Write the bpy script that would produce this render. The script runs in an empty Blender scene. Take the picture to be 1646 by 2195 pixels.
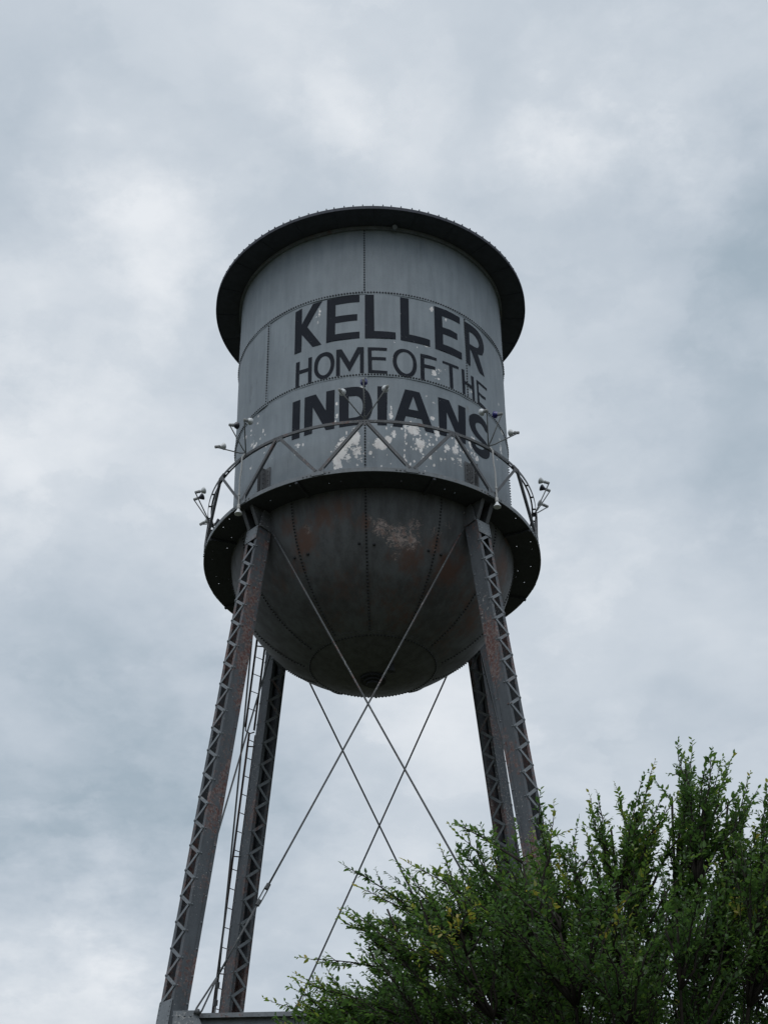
import bpy, bmesh, math, random
import numpy as np
from mathutils import Vector, Matrix
from mathutils.geometry import delaunay_2d_cdt
random.seed(11); rng = np.random.default_rng(11)
R2 = math.radians
S = bpy.context.scene
COL = S.collection

# ------------------------------------------------------------------ camera
TANK_R = 3.35
ZB = 23.943                       # height of the balcony deck above the ground
CAM = Vector((0.0, -34.9626, ZB - 22.3428))
FW = Vector((0.00686, 0.82458, 0.5657)); RT = Vector((0.99995, -0.00192, -0.00932)); UP = Vector((0.00659, -0.56574, 0.82456))
FPX = 3751.0                      # focal length in photograph pixels (1646 wide)
ROT = -0.0386                     # the tower's own turn about its axis
cam_d = bpy.data.cameras.new('camera'); cam = bpy.data.objects.new('camera', cam_d); COL.objects.link(cam)
cam_d.sensor_fit = 'HORIZONTAL'; cam_d.sensor_width = 36.0; cam_d.lens = 36.0 * FPX / 1646.0
cam_d.clip_start = 0.1; cam_d.clip_end = 6000
M = Matrix((RT, UP, -FW)).transposed().to_4x4(); M.translation = CAM; cam.matrix_world = M
S.camera = cam

def ray(px, py):
    return (FW * FPX + RT * (px - 823.0) - UP * (py - 1097.5)).normalized()

# ------------------------------------------------------------------ view, world, sun
S.view_settings.view_transform = 'Standard'; S.view_settings.look = 'None'
S.view_settings.exposure = 0.0; S.view_settings.gamma = 1.0; S.view_settings.use_curve_mapping = False
SUN_EL, SUN_AZ = 58.0, 190.0      # a veiled sun, high behind the photographer
SKY_STRENGTH = 0.1
W = bpy.data.worlds.new('World'); S.world = W; W.use_nodes = True
wt = W.node_tree; wt.nodes.clear()

class NT:
    """tiny helper for wiring node trees"""
    def __init__(self, tree): self.t = tree
    def n(self, kind, **kw):
        nd = self.t.nodes.new(kind)
        for k, v in kw.items(): setattr(nd, k, v)
        return nd
    def put(self, sock, v):
        if isinstance(v, bpy.types.NodeSocket): self.t.links.new(v, sock)
        else: sock.default_value = v
    def math(self, op, a, b=None, c=None, clamp=False):
        nd = self.n('ShaderNodeMath', operation=op, use_clamp=clamp)
        for i, v in enumerate((a, b, c)):
            if v is not None: self.put(nd.inputs[i], v)
        return nd.outputs[0]
    def vec(self, op, a, b=None, scale=None):
        nd = self.n('ShaderNodeVectorMath', operation=op)
        self.put(nd.inputs[0], a)
        if b is not None: self.put(nd.inputs[1], b)
        if scale is not None: self.put(nd.inputs[3], scale)
        return nd.outputs['Value'] if op in ('DISTANCE', 'DOT_PRODUCT', 'LENGTH') else nd.outputs[0]
    def noise(self, vec, scale, detail=4, rough=.5, dist=0.0, color=False):
        nd = self.n('ShaderNodeTexNoise')
        if vec is not None: self.put(nd.inputs['Vector'], vec)
        nd.inputs['Scale'].default_value = scale; nd.inputs['Detail'].default_value = detail
        nd.inputs['Roughness'].default_value = rough; nd.inputs['Distortion'].default_value = dist
        return nd.outputs['Color' if color else 'Fac']
    def rng(self, v, a, b, c=0., d=1., smooth=True):
        nd = self.n('ShaderNodeMapRange', interpolation_type='SMOOTHSTEP' if smooth else 'LINEAR')
        self.put(nd.inputs[0], v)
        for i, x in zip((1, 2, 3, 4), (a, b, c, d)): self.put(nd.inputs[i], x)
        return nd.outputs[0]
    def mix(self, f, a, b):
        nd = self.n('ShaderNodeMix', data_type='RGBA')
        self.put(nd.inputs[0], f); self.put(nd.inputs[6], a); self.put(nd.inputs[7], b)
        return nd.outputs[2]
    def ramp(self, f, stops):
        nd = self.n('ShaderNodeValToRGB'); self.put(nd.inputs[0], f); cr = nd.color_ramp
        while len(cr.elements) < len(stops): cr.elements.new(0.5)
        for e, (p, c) in zip(cr.elements, stops): e.position = p; e.color = (*c, 1)
        return nd.outputs[0]
    def sep(self, v):
        nd = self.n('ShaderNodeSeparateXYZ'); self.put(nd.inputs[0], v); return nd.outputs
    def comb(self, x, y, z):
        nd = self.n('ShaderNodeCombineXYZ')
        for i, v in enumerate((x, y, z)): self.put(nd.inputs[i], v)
        return nd.outputs[0]
    def attr(self, name):
        return self.n('ShaderNodeAttribute', attribute_name=name).outputs['Fac']

w = NT(wt)
sky = w.n('ShaderNodeTexSky', sky_type='NISHITA', sun_disc=False)
sky.sun_elevation = R2(SUN_EL); sky.sun_rotation = R2(SUN_AZ); sky.dust_density = 4.0; sky.air_density = 1.2
dirv = w.n('ShaderNodeTexCoord').outputs['Generated']
dx, dy, dz = w.sep(dirv)
den = w.math('ADD', w.math('MAXIMUM', dz, 0.02), 0.25)
plane = w.comb(w.math('DIVIDE', dx, den), w.math('DIVIDE', dy, den), 0.0)
warp = w.vec('SCALE', w.vec('SUBTRACT', w.noise(plane, 8.0, 7, .6, color=True), (.5, .5, .5)), scale=0.17)
dw = w.vec('ADD', dirv, warp)
n1 = w.noise(plane, 3.1, 7, .52, .35)
n2 = w.noise(plane, 11.0, 6, .55, .2)
field = w.math('ADD', w.math('MULTIPLY', w.math('SUBTRACT', n1, .5), 0.42), w.math('MULTIPLY', w.math('SUBTRACT', n2, .5), 0.38))
# fleecy undersides: softly edged sheets plus fine curdling
n3 = w.noise(w.vec('ADD', plane, w.vec('SCALE', warp, scale=1.2)), 6.5, 6, .55, .4)
field = w.math('ADD', field, w.math('MULTIPLY', w.math('SUBTRACT', w.rng(n3, 0.42, .60), .5), .09))
field = w.math('ADD', field, w.math('MULTIPLY', w.math('SUBTRACT', w.noise(plane, 38.0, 6, .6, .3), .5), .06))
# the brighter and darker clouds seen in the photograph, each fixed to its direction in the sky
CLOUDS = [(265, 450, 170, .28), (60, 890, 190, .17), (1280, 270, 190, .28), (830, 230, 190, .04), (130, 2090, 230, .30),
          (1400, 1250, 230, .13), (1000, 1500, 260, .12), (640, 290, 110, .14), (420, 1100, 230, .10), (1080, 360, 70, .10),
          (1590, 540, 240, -.25), (1560, 1010, 220, -.18), (190, 1680, 360, -.27), (60, 300, 210, -.10), (1130, 430, 150, -.12),
          (400, 1800, 230, -.12), (330, 620, 90, .08), (1300, 800, 300, -.04), (1350, 1480, 220, -.05), (750, 60, 200, .05), (1200, 120, 220, -.03)]
for px, py, sg, amp in CLOUDS:
    d = ray(px, py)
    field = w.math('ADD', field, w.rng(w.vec('DISTANCE', dw, tuple(d)), 0.0, 1.75 * sg / FPX, amp * 1.3, 0.0))
cloud = w.ramp(w.math('ADD', field, 0.5), [(0.08, (.39, .475, .55)), (0.34, (.54, .61, .685)), (0.56, (.655, .715, .78)), (0.84, (.87, .905, .945))])
# an overcast sky is brightest overhead and dims towards the horizon
lift = w.math('ADD', w.rng(dz, -.05, .36, .42, 1.0), w.rng(dz, .75, 1.0, 0.0, .25))
cloud = w.vec('SCALE', cloud, scale=w.math('MULTIPLY', lift, 0.97 / SKY_STRENGTH))
mixsky = w.mix(0.93, sky.outputs[0], cloud)
bg = w.n('ShaderNodeBackground'); w.put(bg.inputs[0], mixsky); bg.inputs[1].default_value = SKY_STRENGTH
wt.links.new(bg.outputs[0], w.n('ShaderNodeOutputWorld').inputs[0])

sun_d = bpy.data.lights.new('sun', 'SUN'); sun = bpy.data.objects.new('sun', sun_d); COL.objects.link(sun)
sun_d.energy = 1.1; sun_d.angle = R2(45); sun_d.color = (1, .97, .93)
sv = Vector((math.sin(R2(SUN_AZ)) * math.cos(R2(SUN_EL)), math.cos(R2(SUN_AZ)) * math.cos(R2(SUN_EL)), math.sin(R2(SUN_EL))))
sun.rotation_euler = sv.to_track_quat('Z', 'Y').to_euler(); sun.location = (-20, -60, 80)

# ------------------------------------------------------------------ materials
def new_mat(name):
    m = bpy.data.materials.new(name); m.use_nodes = True; m.node_tree.nodes.clear()
    k = NT(m.node_tree); b = k.n('ShaderNodeBsdfPrincipled')
    o = k.n('ShaderNodeOutputMaterial'); m.node_tree.links.new(b.outputs[0], o.inputs[0])
    return m, k, b
def bump(k, b, h, strength=.2, dist=.01):
    nd = k.n('ShaderNodeBump'); nd.inputs['Strength'].default_value = strength; nd.inputs['Distance'].default_value = dist
    k.put(nd.inputs['Height'], h); k.put(b.inputs['Normal'], nd.outputs[0])

def paint_shell(name, base, dark, peel_col, peel_col2, rust_a, rust_b, peel_scale, peel_sharp):
    m, k, b = new_mat(name)
    o = k.n('ShaderNodeTexCoord').outputs['Object']
    x, y, z = k.sep(o)
    tall = k.comb(x, y, k.math('MULTIPLY', z, .12))
    streak = k.noise(tall, 5.5, 5, .6)
    blot = k.noise(o, .9, 5, .6)
    fine = k.noise(o, 26, 4, .6)
    t = k.math('ADD', k.math('ADD', k.math('MULTIPLY', streak, .45), k.math('MULTIPLY', blot, .35)), k.math('MULTIPLY', fine, .2))
    c = k.mix(k.rng(t, .36, .64), dark, base)
    # grime runs
    run = k.math('MULTIPLY', k.rng(k.noise(tall, 9.0, 6, .65), .56, .72), k.rng(k.noise(o, .7, 3), .45, .62))
    c = k.mix(k.math('MULTIPLY', run, .45), c, tuple(v * .45 for v in base[:3]) + (1,))
    # soot specks where the shell weathers
    gr = k.attr('grime')
    gm = k.rng(k.math('ADD', gr, k.math('MULTIPLY', k.math('SUBTRACT', k.noise(tall, 24, 6, .7), .5), 1.5)), .62, .85)
    c = k.mix(k.math('MULTIPLY', gm, .6), c, (.07, .065, .06, 1))
    # rust
    rn = k.math('SUBTRACT', k.noise(k.comb(x, y, k.math('MULTIPLY', z, .4)), 5.5, 8, .68, .3), .5)
    ra = k.math('ADD', k.attr('rust'), k.math('MULTIPLY', rn, 1.3))
    rm = k.rng(ra, .28, .84)
    rc = k.mix(k.noise(o, 13, 5, .7), rust_a, rust_b)
    c = k.mix(k.math('MULTIPLY', rm, .85), c, rc)
    # flaked paint
    pn = k.math('SUBTRACT', k.math('ADD', k.math('MULTIPLY', k.noise(o, peel_scale, 6, .6, .2), .42), k.math('MULTIPLY', k.noise(o, peel_scale * 3.6, 8, .72, .4), .58)), .5)
    pa = k.math('MULTIPLY', k.attr('peel'), k.math('ADD', 1.0, k.math('MULTIPLY', pn, 4.6)))
    pm = k.rng(pa, .5, .5 + peel_sharp)
    pc = k.mix(k.rng(k.noise(o, 7, 4, .6), .4, .65), peel_col, peel_col2)
    c = k.mix(pm, c, pc)
    k.put(b.inputs['Base Color'], c)
    b.inputs['Roughness'].default_value = .56
    k.put(b.inputs['Roughness'], k.rng(fine, .3, .7, .55, .72))
    b.inputs['Specular IOR Level'].default_value = .25
    h = k.math('ADD', k.math('MULTIPLY', k.math('SUBTRACT', 0., pm), .5), k.math('MULTIPLY', k.noise(o, 1.3, 3), 3.2))
    h = k.math('ADD', h, k.math('MULTIPLY', fine, .25))
    bump(k, b, h, .35, .012)
    return m
MAT = {}
MAT['shell'] = paint_shell('tank_paint', (.258, .301, .340, 1), (.196, .231, .264, 1), (.82, .82, .82, 1), (.70, .68, .68, 1),
                           (.20, .17, .11, 1), (.15, .12, .08, 1), 6.5, .035)
MAT['bowl'] = paint_shell('shaded_bowl_paint', (.128, .139, .149, 1), (.074, .076, .080, 1), (.42, .35, .335, 1), (.28, .20, .18, 1),
                          (.165, .078, .056, 1), (.105, .074, .060, 1), 13, .25)  # the tank's grey again, darkened for dirt and for shade on the underside

def steel(name, base, rust=.5, rough=.55, rust_col=(.12, .045, .035, 1), rnd=True, chips=.7):
    m, k, b = new_mat(name)
    o = k.n('ShaderNodeTexCoord').outputs['Object']
    if rnd:
        ri = k.n('ShaderNodeObjectInfo').outputs['Random']
        o2 = k.vec('ADD', o, k.comb(k.math('MULTIPLY', ri, 31.), k.math('MULTIPLY', ri, 17.), 0.))
    else: o2 = o
    x, y, z = k.sep(o2)
    tall = k.comb(x, y, k.math('MULTIPLY', z, .3))
    t = k.math('ADD', k.math('MULTIPLY', k.noise(tall, 6, 5, .6), .6), k.math('MULTIPLY', k.noise(o2, 30, 4, .6), .4))
    c = k.mix(k.rng(t, .35, .65), tuple(v * .72 for v in base) + (1,), tuple(base) + (1,))
    big = k.math('ADD', k.noise(k.comb(x, y, k.math('MULTIPLY', z, .45)), 1.25, 3, .5), k.attr('rust'))
    rm = k.rng(k.math('ADD', k.math('SUBTRACT', big, 1.0 - rust * .9), k.math('MULTIPLY', k.math('SUBTRACT', k.noise(o2, 11, 8, .7), .5), .9)), .0, .18)
    rc = k.mix(k.rng(k.noise(o2, 17, 5, .7), .42, .6), rust_col, (.20, .16, .15, 1))
    c = k.mix(k.math('MULTIPLY', rm, .85), c, rc)
    chip = k.rng(k.math('ADD', k.noise(o2, 22, 6, .7), k.math('MULTIPLY', k.noise(tall, 1.1, 3), .35)), .80, .84)
    c = k.mix(k.math('MULTIPLY', chip, chips), c, (.42, .43, .43, 1))
    k.put(b.inputs['Base Color'], c)
    b.inputs['Roughness'].default_value = rough; b.inputs['Specular IOR Level'].default_value = .25
    bump(k, b, k.noise(o2, 18, 5, .6), .2, .006)
    return m
MAT['steel'] = steel('grey_steel_paint', (.20, .225, .25), .44)
MAT['leg'] = steel('shaded_leg_paint', (.095, .109, .125), .565)  # shade on the webs and leg interior is mixed into this darker grey
MAT['rail'] = steel('rail_paint', (.125, .134, .147), .40)
MAT['deck'] = steel('deck_steel', (.058, .064, .078), .10, .75, chips=0.)
MAT['eave'] = steel('eave_paint', (.066, .074, .096), .0, .75, chips=0.)
MAT['rod'] = steel('rod_steel', (.11, .12, .13), .45, .6)
MAT['ladder'] = steel('ladder_steel', (.055, .042, .042), .55, .6)
MAT['roof'] = steel('roof_paint', (.18, .20, .215), .35)
MAT['rivet'] = steel('shadow_dark_rivet', (.05, .057, .068), .1, rnd=False, chips=.2)  # the small shadow under each head is put into this dark colour
MAT['bowl_rivet'] = steel('shadow_dark_bowl_rivet', (.034, .038, .044), .1, rnd=False, chips=0.)  # darker again, with the bowl rivets' shadows in the colour

def letter_mat():
    m, k, b = new_mat('navy_lettering')
    o = k.n('ShaderNodeTexCoord').outputs['Object']
    x, y, z = k.sep(o)
    c = k.mix(k.noise(o, 3, 5, .6), (.008, .0115, .0195, 1), (.018, .0235, .034, 1))
    chip = k.rng(k.math('ADD', k.noise(o, 24, 8, .7), k.math('MULTIPLY', k.noise(o, 1.3, 2), .25)), .80, .825)
    c = k.mix(k.math('MULTIPLY', chip, .75), c, (.40, .42, .44, 1))
    k.put(b.inputs['Base Color'], c); b.inputs['Roughness'].default_value = .7; b.inputs['Specular IOR Level'].default_value = .12
    bump(k, b, k.noise(o, 26, 4, .6), .2, .005)
    return m
MAT['letter'] = letter_mat()
def simple(name, col, rough=.5, spec=.5, var=.15, scale=20):
    m, k, b = new_mat(name)
    o = k.n('ShaderNodeTexCoord').outputs['Object']
    c = k.mix(k.noise(o, scale, 5, .6), tuple(v * (1 - var) for v in col) + (1,), tuple(min(1, v * (1 + var)) for v in col) + (1,))
    k.put(b.inputs['Base Color'], c); b.inputs['Roughness'].default_value = rough; b.inputs['Specular IOR Level'].default_value = spec
    return m
MAT['white_glass'] = simple('white_lamp_glass', (.62, .655, .68), .3, .5, .12)
MAT['blue_glass'] = simple('blue_lamp_glass', (.026, .028, .17), .22, .5, .15)
MAT['black_glass'] = simple('dark_lamp_glass', (.03, .033, .05), .3, .5, .15)
MAT['socket'] = simple('lamp_socket_metal', (.30, .315, .32), .5)
MAT['conduit'] = simple('conduit_metal', (.36, .37, .37), .5)
MAT['arm'] = simple('lamp_arm_metal', (.11, .12, .125), .55)
MAT['concrete'] = simple('footing_concrete', (.33, .32, .30), .85, .3, .2, 6)
MAT['bark'] = simple('elm_bark', (.028, .024, .021), .9, .2, .4, 40)
def ground_mat():
    m, k, b = new_mat('grass_ground')
    o = k.n('ShaderNodeTexCoord').outputs['Object']
    t = k.math('ADD', k.math('MULTIPLY', k.noise(o, .12, 6, .6), .6), k.math('MULTIPLY', k.noise(o, 3.5, 6, .7), .4))
    c = k.ramp(t, [(.35, (.040, .046, .026)), (.52, (.062, .064, .040)), (.68, (.10, .09, .065))])
    k.put(b.inputs['Base Color'], c); b.inputs['Roughness'].default_value = .95; b.inputs['Specular IOR Level'].default_value = .1
    bump(k, b, k.noise(o, 9, 6, .7), .6, .05)
    return m
MAT['ground'] = ground_mat()
def leaf_mat():
    m = bpy.data.materials.new('elm_leaf'); m.use_nodes = True; m.node_tree.nodes.clear(); k = NT(m.node_tree)
    tone = k.attr('tone'); 
    c = k.ramp(tone, [(0.0, (.042, .084, .036)), (.40, (.066, .134, .046)), (.70, (.112, .205, .056)), (.86, (.20, .27, .06)), (1.0, (.38, .32, .07))])
    b = k.n('ShaderNodeBsdfPrincipled'); k.put(b.inputs['Base Color'], c); b.inputs['Roughness'].default_value = .45; b.inputs['Specular IOR Level'].default_value = .5
    tr = k.n('ShaderNodeBsdfTranslucent'); k.put(tr.inputs[0], k.mix(.5, c, k.vec('MULTIPLY', c, (1.9, 2.0, .9))))
    ms = k.n('ShaderNodeMixShader'); ms.inputs[0].default_value = .42
    m.node_tree.links.new(b.outputs[0], ms.inputs[1]); m.node_tree.links.new(tr.outputs[0], ms.inputs[2])
    m.node_tree.links.new(ms.outputs[0], k.n('ShaderNodeOutputMaterial').inputs[0])
    return m
MAT['leaf'] = leaf_mat()

# ------------------------------------------------------------------ mesh helpers
class MB:
    """collects raw geometry and links it as one mesh object"""
    def __init__(self): self.v = []; self.f = []
    def add(self, vs, fs):
        o = len(self.v); self.v += [tuple(a) for a in vs]; self.f += [tuple(i + o for i in q) for q in fs]
        return self
    def prism(self, loop_a, loop_b):
        n = len(loop_a)
        return self.add(list(loop_a) + list(loop_b), [tuple(range(n))[::-1], tuple(range(n, 2 * n))] + [(i, (i + 1) % n, n + (i + 1) % n, n + i) for i in range(n)])
    def box(self, c, ax, ay, az, hx, hy, hz):
        c = Vector(c); ax, ay, az = Vector(ax) * hx, Vector(ay) * hy, Vector(az) * hz
        a = [c - ax - ay - az, c + ax - ay - az, c + ax + ay - az, c - ax + ay - az]
        return self.prism(a, [q + 2 * az for q in a])
    def bar(self, a, b, nrm, wid, thk):
        """flat bar from a to b; thk along nrm"""
        a, b = Vector(a), Vector(b); d = (b - a).normalized(); n = Vector(nrm); n = (n - d * n.dot(d)).normalized(); s = d.cross(n)
        return self.box((a + b) / 2, s, n, d, wid / 2, thk / 2, (b - a).length / 2)
    def tube(self, pts, rad, n=8, cap=True):
        pts = [Vector(p) for p in pts]; rad = rad if isinstance(rad, (list, tuple)) else [rad] * len(pts)
        vs = []; ref = None
        for i, p in enumerate(pts):
            d = (pts[min(i + 1, len(pts) - 1)] - pts[max(i - 1, 0)]).normalized()
            if ref is None: ref = d.orthogonal().normalized()
            ref = (ref - d * ref.dot(d)).normalized(); s = d.cross(ref)
            vs += [p + (ref * math.cos(2 * math.pi * j / n) + s * math.sin(2 * math.pi * j / n)) * rad[i] for j in range(n)]
        fs = [(i * n + j, i * n + (j + 1) % n, (i + 1) * n + (j + 1) % n, (i + 1) * n + j) for i in range(len(pts) - 1) for j in range(n)]
        if cap: fs += [tuple(range(n))[::-1], tuple(range((len(pts) - 1) * n, len(pts) * n))]
        return self.add(vs, fs)
    def lathe(self, prof, c, axis, n=16):
        c = Vector(c); axis = Vector(axis).normalized(); u = axis.orthogonal().normalized(); s = axis.cross(u)
        vs = [c + axis * h + (u * math.cos(2 * math.pi * j / n) + s * math.sin(2 * math.pi * j / n)) * r for r, h in prof for j in range(n)]
        m = len(prof)
        fs = [(i * n + j, i * n + (j + 1) % n, (i + 1) * n + (j + 1) % n, (i + 1) * n + j) for i in range(m - 1) for j in range(n)]
        return self.add(vs, fs + [tuple(range(n))[::-1], tuple(range((m - 1) * n, m * n))])
    def rivet(self, c, nrm, r=.024, h=.027):
        n = 6; c = Vector(c); nrm = Vector(nrm).normalized(); u = nrm.orthogonal().normalized(); s = nrm.cross(u)
        cs = [(math.cos(2 * math.pi * j / n), math.sin(2 * math.pi * j / n)) for j in range(n)]
        vs = [c - nrm * .004 + (u * a + s * b) * r for a, b in cs] + [c + nrm * h * .6 + (u * a + s * b) * r * .8 for a, b in cs] + [c + nrm * h]
        return self.add(vs, [(j, (j + 1) % n, n + (j + 1) % n, n + j) for j in range(n)] + [(n + j, n + (j + 1) % n, 2 * n) for j in range(n)])
    def mesh(self, name, mat, smooth=False):
        me = bpy.data.meshes.new(name); me.from_pydata(self.v, [], self.f); me.materials.append(mat)
        bm = bmesh.new(); bm.from_mesh(me); bmesh.ops.recalc_face_normals(bm, faces=bm.faces); bm.to_mesh(me); bm.free()
        if smooth: me.polygons.foreach_set('use_smooth', [True] * len(me.polygons))
        return me
    def build(self, name, mat, parent=None, smooth=False, kind=None, label=None):
        return link(name, self.mesh(name, mat, smooth), parent, kind, label)
def link(name, me, parent=None, kind=None, label=None):
    o = bpy.data.objects.new(name, me); COL.objects.link(o)
    if parent is not None: o.parent = parent
    if kind: o['kind'] = kind
    if label: o['label'] = label
    return o
def tag(o, label, cat, group=None):
    o['label'] = label; o['category'] = cat
    if group: o['group'] = group
    return o
def smooth_by_angle(o, deg=35):
    me = o.data; me.polygons.foreach_set('use_smooth', [True] * len(me.polygons))
    bm = bmesh.new(); bm.from_mesh(me)
    for e in bm.edges:
        if len(e.link_faces) == 2 and e.calc_face_angle(0) > R2(deg): e.smooth = False
    bm.to_mesh(me); bm.free()

# tower coordinates: radius, degrees round from the photographer's side, height above the balcony
def P(r, deg, z):
    a = R2(deg); return Vector((r * math.sin(a), -r * math.cos(a), z + ZB))
def ER(deg): a = R2(deg); return Vector((math.sin(a), -math.cos(a), 0))
def ET(deg): a = R2(deg); return Vector((math.cos(a), math.sin(a), 0))
EZ = Vector((0, 0, 1))
def on_cyl(px, py, r):
    d = ray(px, py); a = d.x ** 2 + d.y ** 2; b = CAM.x * d.x + CAM.y * d.y; c = CAM.x ** 2 + CAM.y ** 2 - r * r
    t = (-b - math.sqrt(max(0, b * b - a * c))) / a; p = CAM + d * t
    return math.degrees(math.atan2(p.x, -p.y) - ROT), p.z - ZB

# ------------------------------------------------------------------ ground
g = MB(); N = 60
gs = [-3000 * abs(t) ** 2.2 * (1 if t < 0 else -1) for t in [i / (N / 2) - 1 for i in range(N + 1)]]
g.add([(x, y, -.02 + .25 * math.sin(x * .013) * math.sin(y * .017) * min(1, max(0, (math.hypot(x, y) - 70) / 150))) for y in gs for x in gs],
      [(j * (N + 1) + i, j * (N + 1) + i + 1, (j + 1) * (N + 1) + i + 1, (j + 1) * (N + 1) + i) for j in range(N) for i in range(N)])
ground = g.build('ground', MAT['ground']); ground['kind'] = 'structure'; ground['label'] = 'mown grass ground under the tower and tree'

# ------------------------------------------------------------------ water tower: tank
tower = bpy.data.objects.new('water_tower', None); COL.objects.link(tower); tower.rotation_euler[2] = ROT; tower.empty_display_size = 2
tag(tower, 'tall grey riveted steel water tower on four laced legs with dark painted lettering', 'water tower')

Z1, Z2, Z0, ZTOP = 5.6675, 3.151, .2, 7.84
COURSES = [(Z1, ZTOP, .020, 0.0), (Z2, Z1 + .06, .010, 45.0), (Z0 - .05, Z2 + .06, .0, 0.0)]   # bottom, top, proud, seam phase
LAP = .009
def plate_r(ci, deg):
    t = ((deg - COURSES[ci][3]) % 90.0) / 90.0
    return TANK_R + COURSES[ci][2] + LAP * t

def blobs(lst, r=TANK_R):
    out = []
    for px, py, rx, ry, amp in lst:
        d, z = on_cyl(px, py, r)
        cosv = max(.25, math.cos(R2(d - math.degrees(0) )))
        out.append((R2(d) * TANK_R, z, rx * 1.15 / 92.0 / cosv, ry * 1.15 / 76.0, amp))
    return out
_fr = random.Random(5)
FLECKS = []
for cx, cy, wx, wy, cnt in ((745, 965, 40, 38, 60), (800, 965, 22, 34, 12), (868, 945, 3, 50, 26), (838, 890, 3, 34, 14), (720, 900, 3, 40, 12), (905, 950, 55, 38, 90), (980, 965, 36, 34, 60), (1015, 965, 14, 30, 22), (935, 800, 26, 26, 40), (550, 950, 28, 45, 55), (855, 760, 22, 30, 14), (683, 675, 9, 24, 14), (955, 690, 14, 20, 10), (640, 960, 16, 14, 10), (1070, 940, 8, 60, 14), (925, 745, 24, 8, 12), (890, 985, 70, 16, 40), (1005, 830, 10, 40, 12), (930, 670, 9, 14, 10)):
    for _ in range(int(cnt * (.42 if cy > 860 else .15))):
        sz = _fr.choice((1.6, 2.0, 2.6, 3.4)); FLECKS.append((_fr.gauss(cx, wx * .55), _fr.gauss(cy, wy * .55), sz, sz * _fr.uniform(.8, 2.2), _fr.uniform(.55, .95)))
PEEL = blobs(FLECKS + [(722, 985, 10, 22, .95), (742, 950, 16, 14, .9), (731, 965, 12, 18, .95), (762, 938, 10, 20, .95), (766, 965, 12, 14, .7), (745, 980, 10, 20, .55), (770, 985, 16, 14, .5),
    (818, 953, 15, 12, 1.1), (812, 950, 10, 10, 1.0), (832, 942, 8, 7, 1.05), (829, 918, 3, 6, .7), (838, 892, 5, 8, .9), (838, 880, 3, 16, .6), (844, 930, 6, 10, .75), (868, 915, 5, 9, .7), (868, 940, 4, 24, .5),
    (887, 922, 14, 12, .95), (882, 905, 8, 8, .6), (901, 950, 11, 12, .95), (902, 962, 4, 10, .8), (936, 930, 7, 8, .9), (922, 935, 8, 8, .5), (946, 925, 6, 10, .7), (927, 896, 5, 5, .85), (959, 960, 6, 6, .95), (975, 966, 8, 9, .8), (985, 990, 9, 16, .5),
    (978, 950, 6, 14, .55), (1013, 960, 8, 16, .55), (1021, 983, 6, 8, .75), (1010, 975, 12, 16, .4), (930, 862, 5, 4, .5), (914, 850, 5, 4, .6), (930, 800, 5, 6, .98), (942, 795, 9, 10, .5), (935, 812, 16, 10, .38), (915, 742, 14, 4, .68), (900, 705, 8, 8, .3), (845, 735, 8, 10, .45),
    (686, 665, 6, 14, .52), (682, 690, 6, 10, .45), (924, 665, 7, 8, .5), (958, 695, 8, 10, .42), (925, 805, 20, 18, .30), (990, 812, 6, 26, .35), (774, 832, 4, 3, .95), (763, 832, 3, 3, .4),
    (545, 945, 18, 26, .42), (560, 930, 12, 20, .42), (556, 985, 10, 25, .38), (583, 985, 9, 10, .42), (638, 955, 7, 8, .66), (632, 968, 6, 6, .5), (715, 930, 14, 14, .38), (720, 905, 5, 30, .36), (700, 920, 14, 16, .36),
    (860, 985, 40, 16, .28), (905, 985, 40, 20, .34), (940, 970, 30, 30, .30), (800, 985, 18, 18, .34), (880, 935, 60, 30, .22), (1072, 960, 4, 40, .50), (1068, 900, 8, 30, .30), (1005, 835, 8, 30, .4), (860, 760, 6, 20, .36), (850, 775, 20, 14, .22)])
GRIME = blobs([(530, 790, 14, 60, .55), (540, 840, 14, 70, .62), (522, 850, 8, 80, .6), (515, 900, 8, 60, .5), (555, 990, 10, 40, .3), (530, 900, 10, 40, .55), (510, 1030, 5, 50, .55), (830, 825, 40, 8, .3), (900, 820, 30, 8, .34), (960, 860, 20, 20, .3), (1015, 865, 20, 20, .5), (790, 640, 30, 20, .22), (750, 820, 40, 10, .22)])
SRUST = blobs([(1015, 862, 14, 22, .42), (1013, 845, 8, 16, .40), (985, 800, 5, 20, .3), (1005, 880, 14, 18, .38), (506, 960, 6, 90, .34), (512, 880, 8, 90, .24), (990, 1000, 20, 20, .2)])
def field_at(lst, u, z):
    f = np.zeros_like(u)
    for bu, bz, su, sz, amp in lst:                   # only touch the cells near each patch
        c = np.where(np.abs(u[0] - bu) < 3 * su)[0]; r = np.where(np.abs(z[:, 0] - bz) < 3 * sz)[0]
        if len(c) == 0 or len(r) == 0: continue
        ix = np.ix_(r, c); f[ix] = np.maximum(f[ix], amp * np.exp(-((u[ix] - bu) / su) ** 2 * .9 - ((z[ix] - bz) / sz) ** 2 * .9))
    return f
def set_attr(me, name, vals):
    a = me.attributes.new(name, 'FLOAT', 'POINT'); a.data.foreach_set('value', np.asarray(vals, dtype=np.float32))

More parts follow.
